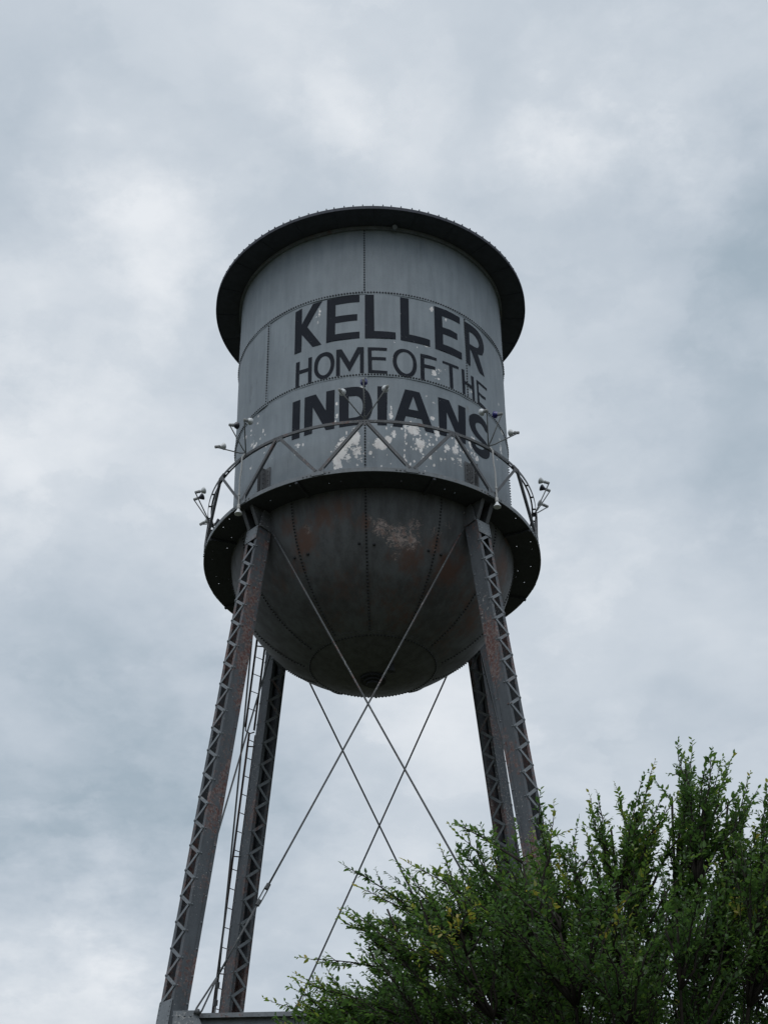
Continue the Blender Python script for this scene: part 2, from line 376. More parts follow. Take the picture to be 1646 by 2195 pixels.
def grid_obj(name, X, mat, parent, thick, inward, attrs=None):
    """X: (rows, cols, 3) outer surface of a plate; its cut edges get faces (and normals) of their own"""
    nr, nc = X.shape[:2]
    vs = X.reshape(-1, 3).tolist()
    fs = [(j * nc + i, j * nc + i + 1, (j + 1) * nc + i + 1, (j + 1) * nc + i) for j in range(nr - 1) for i in range(nc - 1)]
    loop = [(0, i) for i in range(nc)] + [(j, nc - 1) for j in range(1, nr)] + [(nr - 1, i) for i in range(nc - 2, -1, -1)] + [(j, 0) for j in range(nr - 2, 0, -1)]
    o0 = len(vs); k = len(loop)
    for j, i in loop: vs.append(X[j, i].tolist()); vs.append((X[j, i] + inward(X[j, i]) * thick).tolist())
    n_out = len(fs)
    for q in range(k): a, b = o0 + 2 * q, o0 + 2 * ((q + 1) % k); fs.append((a, a + 1, b + 1, b))
    me = bpy.data.meshes.new(name); me.from_pydata(vs, [], fs); me.materials.append(mat)
    me.polygons.foreach_set('use_smooth', [True] * n_out + [False] * (len(fs) - n_out))
    for nm, A in (attrs or {}).items():
        set_attr(me, nm, list(A.ravel()) + [v for j, i in loop for v in (A[j, i], A[j, i])])
    return link(name, me, parent)
def buckle(D, Zg, q, ci):
    return .006 * np.sin(D * .21 + q * 2 + ci) * np.sin(Zg * 1.9 + q) + .003 * np.sin(D * .53 + q) * np.sin(Zg * 3.7 + 2 * q + ci)
def in_cyl(p): r = math.hypot(p[0], p[1]); return np.array((-p[0] / r, -p[1] / r, 0.0))
def in_bowl(p): d = np.array((-p[0], -p[1], -(p[2] - ZB - BZ0))); return d / np.linalg.norm(d)

for ci, (za, zb, pr, ph) in enumerate(COURSES):
    for q in range(4):
        d0 = ph + 90 * q; d1 = d0 + 90 + .7
        mid = (d0 + 45 + 180) % 360 - 180
        fine = ci >= 1 and abs(mid) < 95
        nc, nr = ((300, 160) if ci == 2 else (240, 110)) if fine else (48, 10)
        dd = np.linspace(d0, d1, nc); zz = np.linspace(za, zb, nr)
        D, Zg = np.meshgrid(dd, zz)
        rr = TANK_R + pr + LAP * (D - d0) / 90.0
        a = np.radians(D)
        # slight unevenness of old hand-driven plates
        rr = rr + buckle(D, Zg, q, ci)
        X = np.stack([rr * np.sin(a), -rr * np.cos(a), Zg + ZB], -1)
        dn = ((D + 180) % 360 - 180)
        u = np.radians(dn) * TANK_R
        # keep the seam end with its own plate
        u = np.where((dn < -150) & (mid > 0), u + 2 * math.pi * TANK_R, u)
        grid_obj('shell_plate', X, MAT['shell'], tower, .012, in_cyl, {'peel': field_at(PEEL, u, Zg), 'grime': field_at(GRIME, u, Zg), 'rust': field_at(SRUST, u, Zg)})

# bowl
BD, BZ0, RC = 3.19, .24, 1.45
def bowl_pt(deg, th, off=0.0):
    rr = TANK_R * math.cos(th); n = Vector((math.cos(th) / TANK_R, 0, -math.sin(th) / BD)).normalized()
    return P(rr + n.x * off, deg, BZ0 - BD * math.sin(th) + n.z * off), (ER(deg) * n.x + EZ * n.z)
TH1 = math.acos(RC / TANK_R)
def on_bowl(px, py):
    s = TANK_R / BD; d = ray(px, py); o = CAM - Vector((0, 0, ZB + BZ0))
    d2 = Vector((d.x, d.y, d.z * s)); o2 = Vector((o.x, o.y, o.z * s)); a = d2.dot(d2); b = o2.dot(d2); c = o2.dot(o2) - TANK_R ** 2
    t = (-b - math.sqrt(max(0, b * b - a * c))) / a; return CAM + d * t
def bfield(lst, Xw):
    f = np.zeros(Xw.shape[:-1])
    for px, py, rad, amp in lst:
        p = np.array(on_bowl(px, py)); dist2 = ((Xw - p) ** 2).sum(-1); f = np.maximum(f, amp * np.exp(-dist2 / (rad * 1.15 / 92.) ** 2))
    return f
BPEEL = [(815, 1130, 26, 0.72), (850, 1150, 36, 0.72), (880, 1160, 30, 0.68), (890, 1125, 30, 0.55), (935, 1140, 26, 0.52), (960, 1125, 18, 0.52), (790, 1110, 14, 0.55), (850, 1190, 22, 0.52), (660, 1135, 22, 0.52), (690, 1110, 16, 0.44), (720, 1105, 10, 0.5), (930, 1175, 18, 0.5), (1030, 1220, 30, 0.4), (1000, 1330, 34, 0.36), (1075, 1200, 24, 0.38), (1085, 1260, 20, 0.35)]
BRUST = [(655, 1160, 34, 0.89), (690, 1115, 40, 0.69), (620, 1130, 30, 0.64), (880, 1200, 36, 0.76), (845, 1195, 22, 0.64), (930, 1165, 26, 0.76), (960, 1225, 40, 0.86), (985, 1190, 30, 0.66), (1010, 1330, 55, 0.64), (1075, 1220, 50, 0.76), (780, 1120, 22, 0.69), (740, 1260, 60, 0.5), (860, 1320, 60, 0.52), (960, 1360, 50, 0.54), (560, 1160, 50, 0.56), (600, 1250, 50, 0.44), (900, 1260, 60, 0.48), (720, 1090, 50, 0.59), (1000, 1280, 70, .5), (640, 1210, 60, .46), (820, 1290, 90, .44), (700, 1330, 70, .42), (930, 1400, 70, .44), (1060, 1280, 50, .6), (1085, 1150, 26, 0.64), (520, 1200, 30, 0.59)]
cr, sr = math.cos(ROT), math.sin(ROT)
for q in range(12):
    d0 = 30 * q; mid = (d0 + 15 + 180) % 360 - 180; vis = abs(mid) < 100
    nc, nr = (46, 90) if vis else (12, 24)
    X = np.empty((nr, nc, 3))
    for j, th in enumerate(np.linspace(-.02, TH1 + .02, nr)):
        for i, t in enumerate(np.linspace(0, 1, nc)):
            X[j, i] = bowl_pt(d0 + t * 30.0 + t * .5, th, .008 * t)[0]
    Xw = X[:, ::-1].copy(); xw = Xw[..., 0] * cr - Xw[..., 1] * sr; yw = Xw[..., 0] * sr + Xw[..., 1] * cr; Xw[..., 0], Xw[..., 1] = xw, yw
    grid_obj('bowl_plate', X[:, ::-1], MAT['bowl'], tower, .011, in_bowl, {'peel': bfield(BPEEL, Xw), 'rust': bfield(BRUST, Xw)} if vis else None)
# bottom cap
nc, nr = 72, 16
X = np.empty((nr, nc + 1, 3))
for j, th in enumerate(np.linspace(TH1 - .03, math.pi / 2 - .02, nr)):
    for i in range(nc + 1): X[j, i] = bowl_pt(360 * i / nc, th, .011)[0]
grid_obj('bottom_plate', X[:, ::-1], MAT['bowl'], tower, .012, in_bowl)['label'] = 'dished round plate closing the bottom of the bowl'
m = MB(); zc = BZ0 - BD - .02
m.lathe([(.30, .02), (.30, -.05), (.22, -.05), (.22, -.10), (.15, -.10), (.15, -.16), (.10, -.16)], (0, 0, ZB + zc), EZ, 24)
for k in range(12): m.rivet(Vector((.26 * math.cos(k * math.pi / 6), .26 * math.sin(k * math.pi / 6), ZB + zc - .05)), -EZ, .018, .02)
m.build('outlet_flange', MAT['bowl_rivet'], tower)
m = MB(); m.lathe([(.07, 0), (.07, -.16), (.09, -.16), (.09, -.2), (.03, -.21)], bowl_pt(40, 1.37)[0], EZ, 12); m.build('drain_stub', MAT['bowl_rivet'], tower)

# rivet rows
def row(mat='rivet'):
    return MB()
for ci, zz in ((0, Z1 + .055), (1, Z2 + .055)):
    m = MB(); n = 300
    for k in range(n):
        dg = 360 * k / n; m.rivet(P(plate_r(ci, dg) + .003, dg, zz), ER(dg))
    m.build('rivet_row', MAT['rivet'], tower, True, 'stuff')
for ci, (za, zb, pr, ph) in enumerate(COURSES):
    for q in range(4):
        dg = ph + 90 * q - .25; m = MB(); za2 = za + .13 if ci < 2 else .15; zb2 = zb - .12
        n = int((zb2 - za2) / .078)
        for k in range(n + 1): m.rivet(P(TANK_R + pr + LAP + .001, dg, za2 + (zb2 - za2) * k / n), ER(dg))
        m.build('rivet_row', MAT['rivet'], tower, True, 'stuff')
for q in range(12):
    m = MB(); n = 46
    for k in range(n):
        p, nn = bowl_pt(30 * q - .2 + .05 * math.cos(k), -.0 + (TH1 - .02) * k / n, .009); m.rivet(p, nn, .026, .026)
    m.build('rivet_row', MAT['bowl_rivet'], tower, True, 'stuff')
m = MB(); n = 110
for k in range(n):
    p, nn = bowl_pt(360 * k / n, TH1 + .005, .011); m.rivet(p, nn, .026, .026)
m.build('rivet_row', MAT['bowl_rivet'], tower, True, 'stuff')
for (px, py) in [(770, 1165), (802, 1167), (632, 1196), (660, 1188), (918, 1180), (945, 1189)]:
    p = on_bowl(px, py); m = MB(); lp = Vector((p.x * cr + p.y * sr, -p.x * sr + p.y * cr, p.z)); nn = Vector((lp.x, lp.y, (lp.z - ZB - BZ0) * 1.1))
    m.lathe([(.035, -.01), (.035, .012), (.022, .03), (.008, .032)], lp, nn, 10); m.build('lug_bolt', MAT['bowl_rivet'], tower, True)

# top angle ring, roof
def ring(prof, mat, name, parent, n=120, smooth=True, label=None):
    m = MB(); k = len(prof)
    vs = [P(r, 360 * i / n, z) for i in range(n) for r, z in prof]
    fs = [(i * k + j, ((i + 1) % n) * k + j, ((i + 1) % n) * k + (j + 1) % k, i * k + (j + 1) % k) for i in range(n) for j in range(k)]
    m.add(vs, fs); o = m.build(name, mat, parent, label=label)
    if smooth: smooth_by_angle(o, 30)
    return o
RE, ZE = 4.0326, 7.8643
ring([(3.376, 7.745), (3.435, 7.735), (3.435, 7.838), (3.376, 7.838)], MAT['steel'], 'top_angle_ring', tower, label='narrow angle ring under the eave')
roof = ring([(RE, ZE), (RE, ZE + .05), (2.5, 8.62), (.5, 9.35), (.02, 9.42), (.02, 9.3), (3.3, ZE + .03), (3.6, ZE + .012)], MAT['roof'], 'roof', tower, 144, label='low conical roof with wide overhanging eave')
ring([(3.36, ZE - .022), (RE - .004, ZE - .006), (RE - .004, ZE + .008), (3.36, ZE + .008)], MAT['eave'], 'soffit', roof, 144)
ring([(RE - .002, ZE - .03), (RE + .012, ZE - .03), (RE + .012, ZE + .06), (RE - .002, ZE + .06)], MAT['eave'], 'eave_rim', roof, 144)
m = MB()
for k in range(108):
    dg = 360 * k / 108 + rng.uniform(-.4, .4); m.box(P(RE - .01, dg, ZE + .085), ER(dg), ET(dg), EZ, .012, .012, .035)
m.build('eave_bolts', MAT['eave'], roof, kind='stuff')
m = MB()
for k in range(24):                                   # lap seams under the eave
    dg = 15 * k + 4; m.box(P(3.7, dg, ZE - .019), ER(dg), ET(dg), EZ, .3, .02, .006)
m.build('soffit_seams', MAT['eave'], roof, kind='stuff')
m = MB(); d0 = 12.0; c0 = P(3.37, d0, 7.77)
m.tube([c0, c0 + ER(d0) * .14 - EZ * .02, c0 + ER(d0) * .2 - EZ * .05], [.05, .05, .05], 14, False); m.tube([c0 + ER(d0) * .17 - EZ * .035, c0 + ER(d0) * .2 - EZ * .05], [.062, .062], 14)
m.build('overflow_pipe', MAT['steel'], tower, label='short overflow pipe poking out under the eave')

# ------------------------------------------------------------------ lettering, traced on the tank wall
Zm = {1: (610, 620, 9.144), 2: (770, 620, 10.2875), 3: (910, 640, 10.2875), 4: (620, 730, 7.482), 5: (820, 730, 12.66), 6: (930, 750, 12.66), 7: (615, 820, 8.23), 8: (800, 820, 6.096)}
LET = [
 ('K', 1, 1, [(220,452),(348,378),(340,690),(560,288),(742,230),(447,740),(722,1080),(550,1130),(340,890),(328,1222),(193,1276)], None, 0),
 ('E', 1, 1, [(835,208),(1000,165),(1200,130),(1468,108),(1468,248),(1250,268),(1000,302),(998,535),(1425,485),(1425,608),(996,668),(992,888),(1470,828),(1470,960),(1150,995),(818,1055)], None, 0),
 ('L', 2, 1, [(125,125),(322,122),(332,915),(800,955),(803,1108),(400,1080),(125,1080)], None, 0),
 ('L', 2, 1, [(898,172),(1085,205),(1098,1000),(1555,1118),(1560,1272),(1230,1190),(910,1125)], None, 0),
 ('E', 3, 1, [(200,165),(480,262),(765,420),(768,565),(570,460),(378,385),(390,630),(550,685),(712,780),(718,915),(560,840),(400,778),(405,1005),(610,1085),(810,1200),(815,1348),(520,1215),(235,1105)], None, 0),
 ('R', 3, 1, [(860,490),(1000,575),(1120,670),(1180,738),(1230,815),(1265,890),(1288,965),(1302,1040),(1305,1110),(1298,1175),(1283,1222),(1265,1255),(1210,1240),(1170,1222),(1315,1728),(1215,1635),(1195,1595),(1030,1150),(1000,1112),(1015,1480),(910,1415)],
    [(975,725),(1040,765),(1085,808),(1120,850),(1152,898),(1175,940),(1190,985),(1197,1025),(1190,1065),(1165,1090),(1110,1070),(1050,1035),(990,995)], 0),
 ('H', 4, 1, [(110,355),(170,335),(165,480),(305,435),(308,275),(366,260),(358,680),(302,693),(303,490),(163,537),(157,750),(100,770)], None, 0),
 ('O', 4, 1, [(400,440),(415,330),(470,240),(540,198),(620,185),(690,220),(722,300),(725,380),(705,470),(650,560),(590,605),(510,618),(440,575),(405,510)],
    [(460,430),(475,345),(520,275),(580,250),(630,270),(660,325),(665,390),(645,470),(600,535),(545,558),(495,540),(465,490)], 1),
 ('M', 4, 1, [(757,150),(842,140),(970,345),(1095,105),(1196,103),(1196,522),(1135,523),(1135,195),(967,503),(815,255),(813,565),(750,570)], None, 0),
 ('E', 4, 1, [(1258,105),(1565,118),(1565,165),(1318,155),(1322,262),(1550,270),(1550,320),(1325,310),(1328,475),(1572,490),(1570,535),(1400,525),(1265,518)], None, 0),
 ('O', 5, 1, [(275,520),(290,400),(350,300),(440,245),(540,230),(660,255),(770,320),(860,430),(910,570),(922,700),(905,820),(850,930),(760,990),(650,998),(530,965),(420,890),(330,760),(285,640)],
    [(380,540),(395,450),(440,375),(510,325),(590,315),(670,340),(740,400),(795,490),(820,590),(820,700),(795,800),(745,870),(670,902),(590,890),(500,830),(430,740),(390,640)], 1),
 ('F', 5, 1, [(1018,355),(1250,405),(1462,480),(1462,550),(1300,505),(1125,470),(1128,640),(1420,715),(1425,795),(1280,765),(1130,735),(1140,1080),(1030,1055)], None, 0),
 ('T', 6, 1, [(230,290),(450,375),(660,465),(660,530),(495,462),(522,1060),(432,1025),(405,412),(230,350)], None, 0),
 ('H', 6, 1, [(738,515),(812,545),(826,842),(1022,975),(1003,685),(1078,735),(1110,1400),(1050,1355),(1030,1055),(836,925),(845,1215),(775,1175)], None, 0),
 ('E', 6, 1, [(1150,800),(1290,920),(1425,1050),(1430,1110),(1330,1020),(1208,905),(1215,1140),(1300,1220),(1400,1300),(1400,1365),(1300,1290),(1225,1210),(1235,1410),(1330,1500),(1448,1635),(1452,1700),(1330,1590),(1185,1450)], None, 0),
 ('I', 7, 2, [(105,350),(238,300),(220,970),(85,1018)], None, 0),
 ('N', 7, 2, [(315,268),(510,205),(685,490),(693,155),(843,122),(835,810),(685,835),(455,430),(443,895),(300,940)], None, 0),
 ('D', 7, 2, [(922,110),(1080,85),(1180,75),(1250,75),(1310,84),(1370,112),(1420,150),(1450,190),(1475,240),(1494,300),(1505,360),(1510,420),(1505,480),(1490,540),(1465,592),(1430,640),(1390,676),(1340,705),(1250,740),(1100,765),(922,790)],
    [(1090,240),(1220,235),(1260,248),(1290,270),(1315,302),(1330,340),(1340,390),(1340,440),(1332,490),(1315,545),(1290,580),(1260,597),(1220,610),(1088,630)], 0),
 ('I', 8, 2, [(55,45),(185,48),(178,555),(55,552)], None, 0),
 ('A', 8, 2, [(415,85),(605,125),(802,665),(682,632),(632,475),(425,435),(378,582),(253,565)], [(522,178),(588,368),(462,345)], 0),
 ('N', 8, 2, [(848,185),(990,230),(1115,530),(1110,290),(1202,330),(1210,806),(1122,765),(960,385),(965,705),(865,672)], None, 0),
 ('S', 8, 2, [(1255,540),(1250,450),(1270,420),(1320,405),(1380,425),(1440,480),(1485,560),(1505,670),(1505,670),(1470,640),(1470,640),(1440,580),(1400,532),(1360,520),(1335,540),(1340,590),(1370,650),(1420,712),(1480,790),(1512,855),(1525,920),(1515,975),(1480,995),(1430,985),(1370,940),(1310,870),(1278,800),(1265,740),(1265,740),(1332,800),(1332,800),(1355,840),(1400,868),(1440,875),(1455,850),(1440,805),(1400,760),(1340,700),(1285,620)], None, 1),
]
def catmull(pts, sub=4):
    n = len(pts); out = []
    for i in range(n):
        p0, p1, p2, p3 = (Vector(pts[(i + k) % n]) for k in (-1, 0, 1, 2))
        if (p2 - p1).length < 1e-6: out.append(tuple(p1)); continue
        if (p1 - p0).length < 1e-6: p0 = p1 - (p2 - p1) * .3
        if (p3 - p2).length < 1e-6: p3 = p2 + (p2 - p1) * .3
        for s in range(sub):
            t = s / sub
            out.append(tuple(.5 * ((2 * p1) + (p2 - p0) * t + (2 * p0 - 5 * p1 + 4 * p2 - p3) * t * t + (3 * p1 - p0 - 3 * p2 + p3) * t ** 3)))
    res = []
    for q in out:
        if not res or (Vector(q) - Vector(res[-1])).length > 1e-3: res.append(q)
    return res
def densify(pts, step):
    out = []
    for i, a in enumerate(pts):
        b = pts[(i + 1) % len(pts)]; n = max(1, int(math.dist(a, b) / step))
        out += [(a[0] + (b[0] - a[0]) * k / n, a[1] + (b[1] - a[1]) * k / n) for k in range(n)]
    return out
def inside(x, y, poly):
    c = False; j = len(poly) - 1
    for i in range(len(poly)):
        if (poly[i][1] > y) != (poly[j][1] > y) and x < (poly[j][0] - poly[i][0]) * (y - poly[i][1]) / (poly[j][1] - poly[i][1]) + poly[i][0]: c = not c
        j = i
    return c
def rmax(ci, dg, z):
    out = 0
    for e in (-1.7, -.9, 0, .9, 1.7):
        ph = COURSES[ci][3]; q = int(((dg + e - ph) % 360.0) // 90); d0 = ph + 90 * q; D = d0 + ((dg + e - ph) % 90.0)
        out = max(out, plate_r(ci, dg + e) + float(buckle(D, z, q, ci)))
    return out + .005
for ch, zk, ci, outer, hole, sm in LET:
    ox, oy, sc = Zm[zk]
    loops = []
    for lp in ([outer] + ([hole] if hole else [])):
        if sm: lp = catmull(lp)
        q = [on_cyl(ox + x / sc, oy + y / sc, TANK_R + .012) for x, y in lp]
        zmax = (Z1 - .004) if ci == 1 else (Z2 - .004)
        loops.append(densify([(R2(d) * TANK_R, min(z, zmax)) for d, z in q], .05))
    vs, es = [], []
    for lp in loops:
        o = len(vs); vs += [Vector(q) for q in lp]; es += [(o + i, o + (i + 1) % len(lp)) for i in range(len(lp))]
    us = [q[0] for q in loops[0]]; zs = [q[1] for q in loops[0]]
    for gu in np.arange(min(us) + .03, max(us), .07):
        for gz in np.arange(min(zs) + .03, max(zs), .07):
            if inside(gu, gz, loops[0]) and not (len(loops) > 1 and inside(gu, gz, loops[1])): vs.append(Vector((gu, gz)))
    ov, oe, of, *_ = delaunay_2d_cdt(vs, es, [], 0, 1e-5)
    keep = []
    for t in of:
        cx = sum(ov[i].x for i in t) / 3; cy = sum(ov[i].y for i in t) / 3
        if inside(cx, cy, loops[0]) and not (len(loops) > 1 and inside(cx, cy, loops[1])): keep.append(tuple(t))
    me = bpy.data.meshes.new('letter')
    me.from_pydata([tuple(P(rmax(ci, math.degrees(v.x / TANK_R), v.y), math.degrees(v.x / TANK_R), v.y)) for v in ov], [], keep)
    me.materials.append(MAT['letter']); me.polygons.foreach_set('use_smooth', [True] * len(me.polygons))
    link('letter', me, tower, label='dark navy painted capital letter ' + ch)

# ------------------------------------------------------------------ balcony
RB = 3.984
def deck():
    n = 180
    holes = [(-54.2,3.88),(-59.6,3.85),(-74.9,3.82),(-80.6,3.78),(-72.1,3.5),(-92.1,3.73),(-97.1,3.73),(-94.5,3.45),(-103,3.69),(-25.5,3.88),(-12.7,3.65),(-8.4,3.66),(59.4,3.88),(69.2,3.85),(72.1,3.51),(76.6,3.49),(75.1,3.84),(80,3.81),(91.3,3.75),(94.3,3.46),(98.8,3.45),(102.1,3.7),(112.5,3.64),(118.3,3.65),(28.5,3.65),(32.7,3.63),(8.2,3.66),(12.5,3.65),(-118,3.66),(-112,3.64),(138,3.7),(150,3.7),(-140,3.7),(-160,3.7),(170,3.66),(45,3.8),(-36,3.66),(-64.5,3.52)]
    vs, es = [], []
    def loop(pts):
        o = len(vs); vs.extend(Vector(p) for p in pts); es.extend((o + i, o + (i + 1) % len(pts)) for i in range(len(pts)))
    circ = lambda r, c=(0, 0), k=n: [(c[0] + r * math.cos(2 * math.pi * i / k), c[1] + r * math.sin(2 * math.pi * i / k)) for i in range(k)]
    loop(circ(RB)); loop(circ(TANK_R - .03))
    hc = []
    for d, r in holes:
        p = P(r, d, 0); hc.append((p.x, p.y)); loop(circ(.015 if len(hc) % 3 else .009, (p.x, p.y), 6))
    ov, oe, of, *_ = delaunay_2d_cdt(vs, es, [], 0, 1e-6)
    keep = []
    for t in of:
        cx = sum(ov[i].x for i in t) / 3; cy = sum(ov[i].y for i in t) / 3; rr = math.hypot(cx, cy)
        if rr > RB or rr < TANK_R - .035 or any((cx - a) ** 2 + (cy - b) ** 2 < .0145 ** 2 for a, b in hc): continue
        keep.append(tuple(t))
    me = bpy.data.meshes.new('balcony_deck'); me.from_pydata([(v.x, v.y, ZB + .004) for v in ov], [], keep); me.materials.append(MAT['deck'])
    o = link('balcony_deck', me, tower, label='round balcony deck of dark plate with small drain holes')
    md = o.modifiers.new('thickness', 'SOLIDIFY'); md.thickness = .008; md.offset = 0
    return o
dk = deck()
fas = ring([(RB - .012, -.002), (RB + .004, -.002), (RB + .004, .10), (RB - .012, .10)], MAT['steel'], 'fascia', dk, 120)
m = MB()
for k in range(12):
    dg = 15 + 30 * k
    for s in (-5.0, -3.7, -2.4, -1.2, 1.2, 2.4, 3.7): m.rivet(P(RB + .004, dg + s, .045), ER(dg + s), .021, .018)
m.build('fascia_bolts', MAT['rail'], dk, kind='stuff')
for k in range(8):                                    # radial bearers under the deck
    dg = 45 * k + 22.5
    MB().box(P((RB + TANK_R) / 2, dg, -.035), ER(dg), ET(dg), EZ, (RB - TANK_R) / 2 - .012, .03, .031).build('deck_bearer', MAT['deck'], dk)

ZR = 1.40
rail = ring([(RB - .045, ZR - .035), (RB - .033, ZR - .035), (RB - .033, ZR + .035), (RB - .045, ZR + .035)], MAT['rail'], 'railing', tower, 144, label='circular rail of two bent bars round the balcony')
ring([(RB - .14, ZR + .020), (RB - .10, ZR + .020), (RB - .10, ZR + .032), (RB - .14, ZR + .032)], MAT['rail'], 'inner_rail', rail, 144)
for k in range(48):
    dg = 7.5 * k + 3.75
    MB().box(P(RB - .073, dg, ZR + .0145), ER(dg), ET(dg), EZ, .028, .03, .005).build('spacer', MAT['rail'], rail)
for k in range(12):
    dt = 30 * k; m = MB()                             # node plates at the top
    m.box(P(RB - .024, dt, ZR - .05), ER(dt), ET(dt), EZ, .007, .125, .075)
    for s in (-.09, -.03, .03, .09): m.rivet(P(RB - .017, dt, ZR - .02) + ET(dt) * s, ER(dt), .014, .014)
    m.box(P(RB - .085, dt, ZR + .034), ER(dt), ET(dt), EZ, .05, .09, .005)
    m.build('node_plate', MAT['rail'], rail)
    db = dt + 15; m = MB()
    m.box(P(RB + .012, db, .10), ER(db), ET(db), EZ, .006, .14, .085)
    m.build('foot_plate', MAT['steel'], rail)
    for s in (-1, 1):
        a = P(RB + .024, db, .13) + ET(db) * .05 * s; b = P(RB - .006, db + 15 * s, ZR - .05) - ET(db + 15 * s) * .06 * s
        n = ER(db + 7 * s); m = MB(); m.bar(a, b, n, .068, .008)
        d = (b - a).normalized(); sd = d.cross(n).normalized() * (.03 if s > 0 else -.03)
        m.bar(a + sd - n * .03, b + sd - n * .03, sd, .06, .007)
        m.build('diagonal_brace', MAT['rail'], rail)
# little posts seen at either side of the rail
for dg in (-101, 99):
    m = MB(); m.box(P(RB + .035, dg, .75), ER(dg), ET(dg), EZ, .006, .05, .36); m.box(P(RB + .01, dg, .75), ER(dg), ET(dg), EZ, .02, .006, .36); m.build('side_post', MAT['rail'], rail)

# ------------------------------------------------------------------ legs
RL, BAT, LT, LW = 3.3798, .141, .3322, .3939
ZSTRUT = -11.9
ZGR = -ZB
def leg_frame(az, z):
    er, et = ER(az), ET(az); ax = (EZ - er * BAT).normalized(); e2 = (er + EZ * BAT).normalized()
    return er * (RL - BAT * z) + EZ * (ZB + z), e2, et, ax
def LP(az, dr, dt, z):
    c, er, et, ax = leg_frame(az, z); return c + er * dr + et * dt
PITCH = .541
lace_meshes = {}
for az in (-45, 45, 135, -135):
    front = abs(az) < 90
    c0, e2, et, ax = leg_frame(az, ZGR + .5); c1 = leg_frame(az, -.42)[0]
    m = MB()
    for s in (-1, 1):
        m.prism(*[[c + e2 * a + et * s * b for a, b in ((-LT / 2, LW / 2 - .012), (LT / 2, LW / 2 - .012), (LT / 2, LW / 2), (-LT / 2, LW / 2))] for c in (c0, c1)])
        for f in (-1, 1):
            m.prism(*[[c + e2 * f * a + et * s * b for a, b in ((LT / 2 - .012, LW / 2 - .0125), (LT / 2 - .012, LW / 2 - .085), (LT / 2 - .0, LW / 2 - .085), (LT / 2 - .0, LW / 2 - .0125))] for c in (c0, c1)])
        # cover strip riveted along the inner edge of each web
        m.prism(*[[c + e2 * a + et * s * b for a, b in ((-LT / 2 - .012, LW / 2 + .0005), (-LT / 2 + .065, LW / 2 + .0005), (-LT / 2 + .065, LW / 2 + .013), (-LT / 2 - .012, LW / 2 + .013))] for c in (c0, c1)])
    leg = m.build('leg', MAT['leg'], tower, label={-45: 'front left laced leg with rust on its smooth side', 45: 'front right laced leg running down behind the tree', -135: 'rear left laced leg carrying the ladder', 135: 'rear right laced leg'}[az])
    # lacing, one bar per object
    for face in (1, -1):
        nb = 40; ztop = -.80
        for k in range(nb):
            za = ztop - PITCH / 2 * k; zb = za - PITCH / 2; s = -1 if k % 2 == 0 else 1
            if (az in (45, 135)): s = -s
            if face < 0: s = -s if az in (-45, 45) else s
            a = LP(az, face * (LT / 2 + .006 + (.009 if k % 2 else 0)), s * (LW / 2 - .035), za); b = LP(az, face * (LT / 2 + .006 + (.009 if k % 2 else 0)), -s * (LW / 2 - .035), zb)
            key = (face, k % 2, s)
            L = (b - a).length; d = (b - a).normalized(); n = e2 * face; sd = d.cross(n)
            if 'bar' not in lace_meshes:
                q = MB()
                oc = [(.033 * math.cos(t), math.copysign(L / 2, math.sin(t)) + .033 * math.sin(t)) for t in [math.pi * (i + .5) / 6 for i in range(6)]] + [(.033 * math.cos(t), -L / 2 + .033 * math.sin(t)) for t in [math.pi + math.pi * (i + .5) / 6 for i in range(6)]]
                q.prism([Vector((x, -.0045, y)) for x, y in oc], [Vector((x, .0045, y)) for x, y in oc]); lace_meshes['bar'] = q.mesh('lacing_bar', MAT['steel'])
            o = link('lacing_bar', lace_meshes['bar'], leg)
            mm = Matrix((sd, n, d)).transposed().to_4x4(); mm.translation = (a + b) / 2; o.matrix_local = mm
    # lower lacing, below the strut and out of the picture
    m = MB()
    for face in (1, -1):
        for k in range(40):
            za = -12.45 - PITCH / 2 * k; s = 1 if k % 2 else -1; rr = face * (LT / 2 + .006 + (.009 if k % 2 else 0))
            m.bar(LP(az, rr, s * (LW / 2 - .035), za), LP(az, rr, -s * (LW / 2 - .035), za - PITCH / 2), e2, .066, .009)
    m.build('lower_lacing', MAT['steel'], leg, kind='stuff')
    # rivets at the lacing nodes and along the strips
    m = MB()
    for face in (1, -1):
        for k in range(41):
            za = -.80 - PITCH / 2 * k; s = -1 if k % 2 == 0 else 1
            if az in (45, 135): s = -s
            if face < 0: s = -s if az in (-45, 45) else s
            m.rivet(LP(az, face * (LT / 2 + .019), s * (LW / 2 - .035), za), e2 * face, .021, .024)
            m.rivet(LP(az, face * (LT / 2 - .03), s * (LW / 2 + (.012 if face < 0 else 0)), za), et * s, .021, .026)
    m.build('lacing_rivets', MAT['steel'], leg, kind='stuff')
    # end plates on the laced faces
    for face in (1, -1):
        for zt, zb in ((-.50, -.86), (-11.62, -12.42)):
            m = MB(); w2 = LW / 2 - .003; t0, t1 = face * (LT / 2 + .0165), face * (LT / 2 + .0265)
            q = [(-w2, zt), (w2, zt), (w2, zb), (-w2, zb)]
            m.prism([LP(az, t0, x, z) for x, z in q], [LP(az, t1, x, z) for x, z in q])
            n = int((zt - zb) / .085)
            for s in (-1, 1):
                for k in range(n): m.rivet(LP(az, t1, s * (LW / 2 - .04), zt - .05 - (zt - zb - .08) * k / max(1, n - 1)), e2 * face, .016, .014)
            m.build('batten_plate', MAT['steel'], leg)
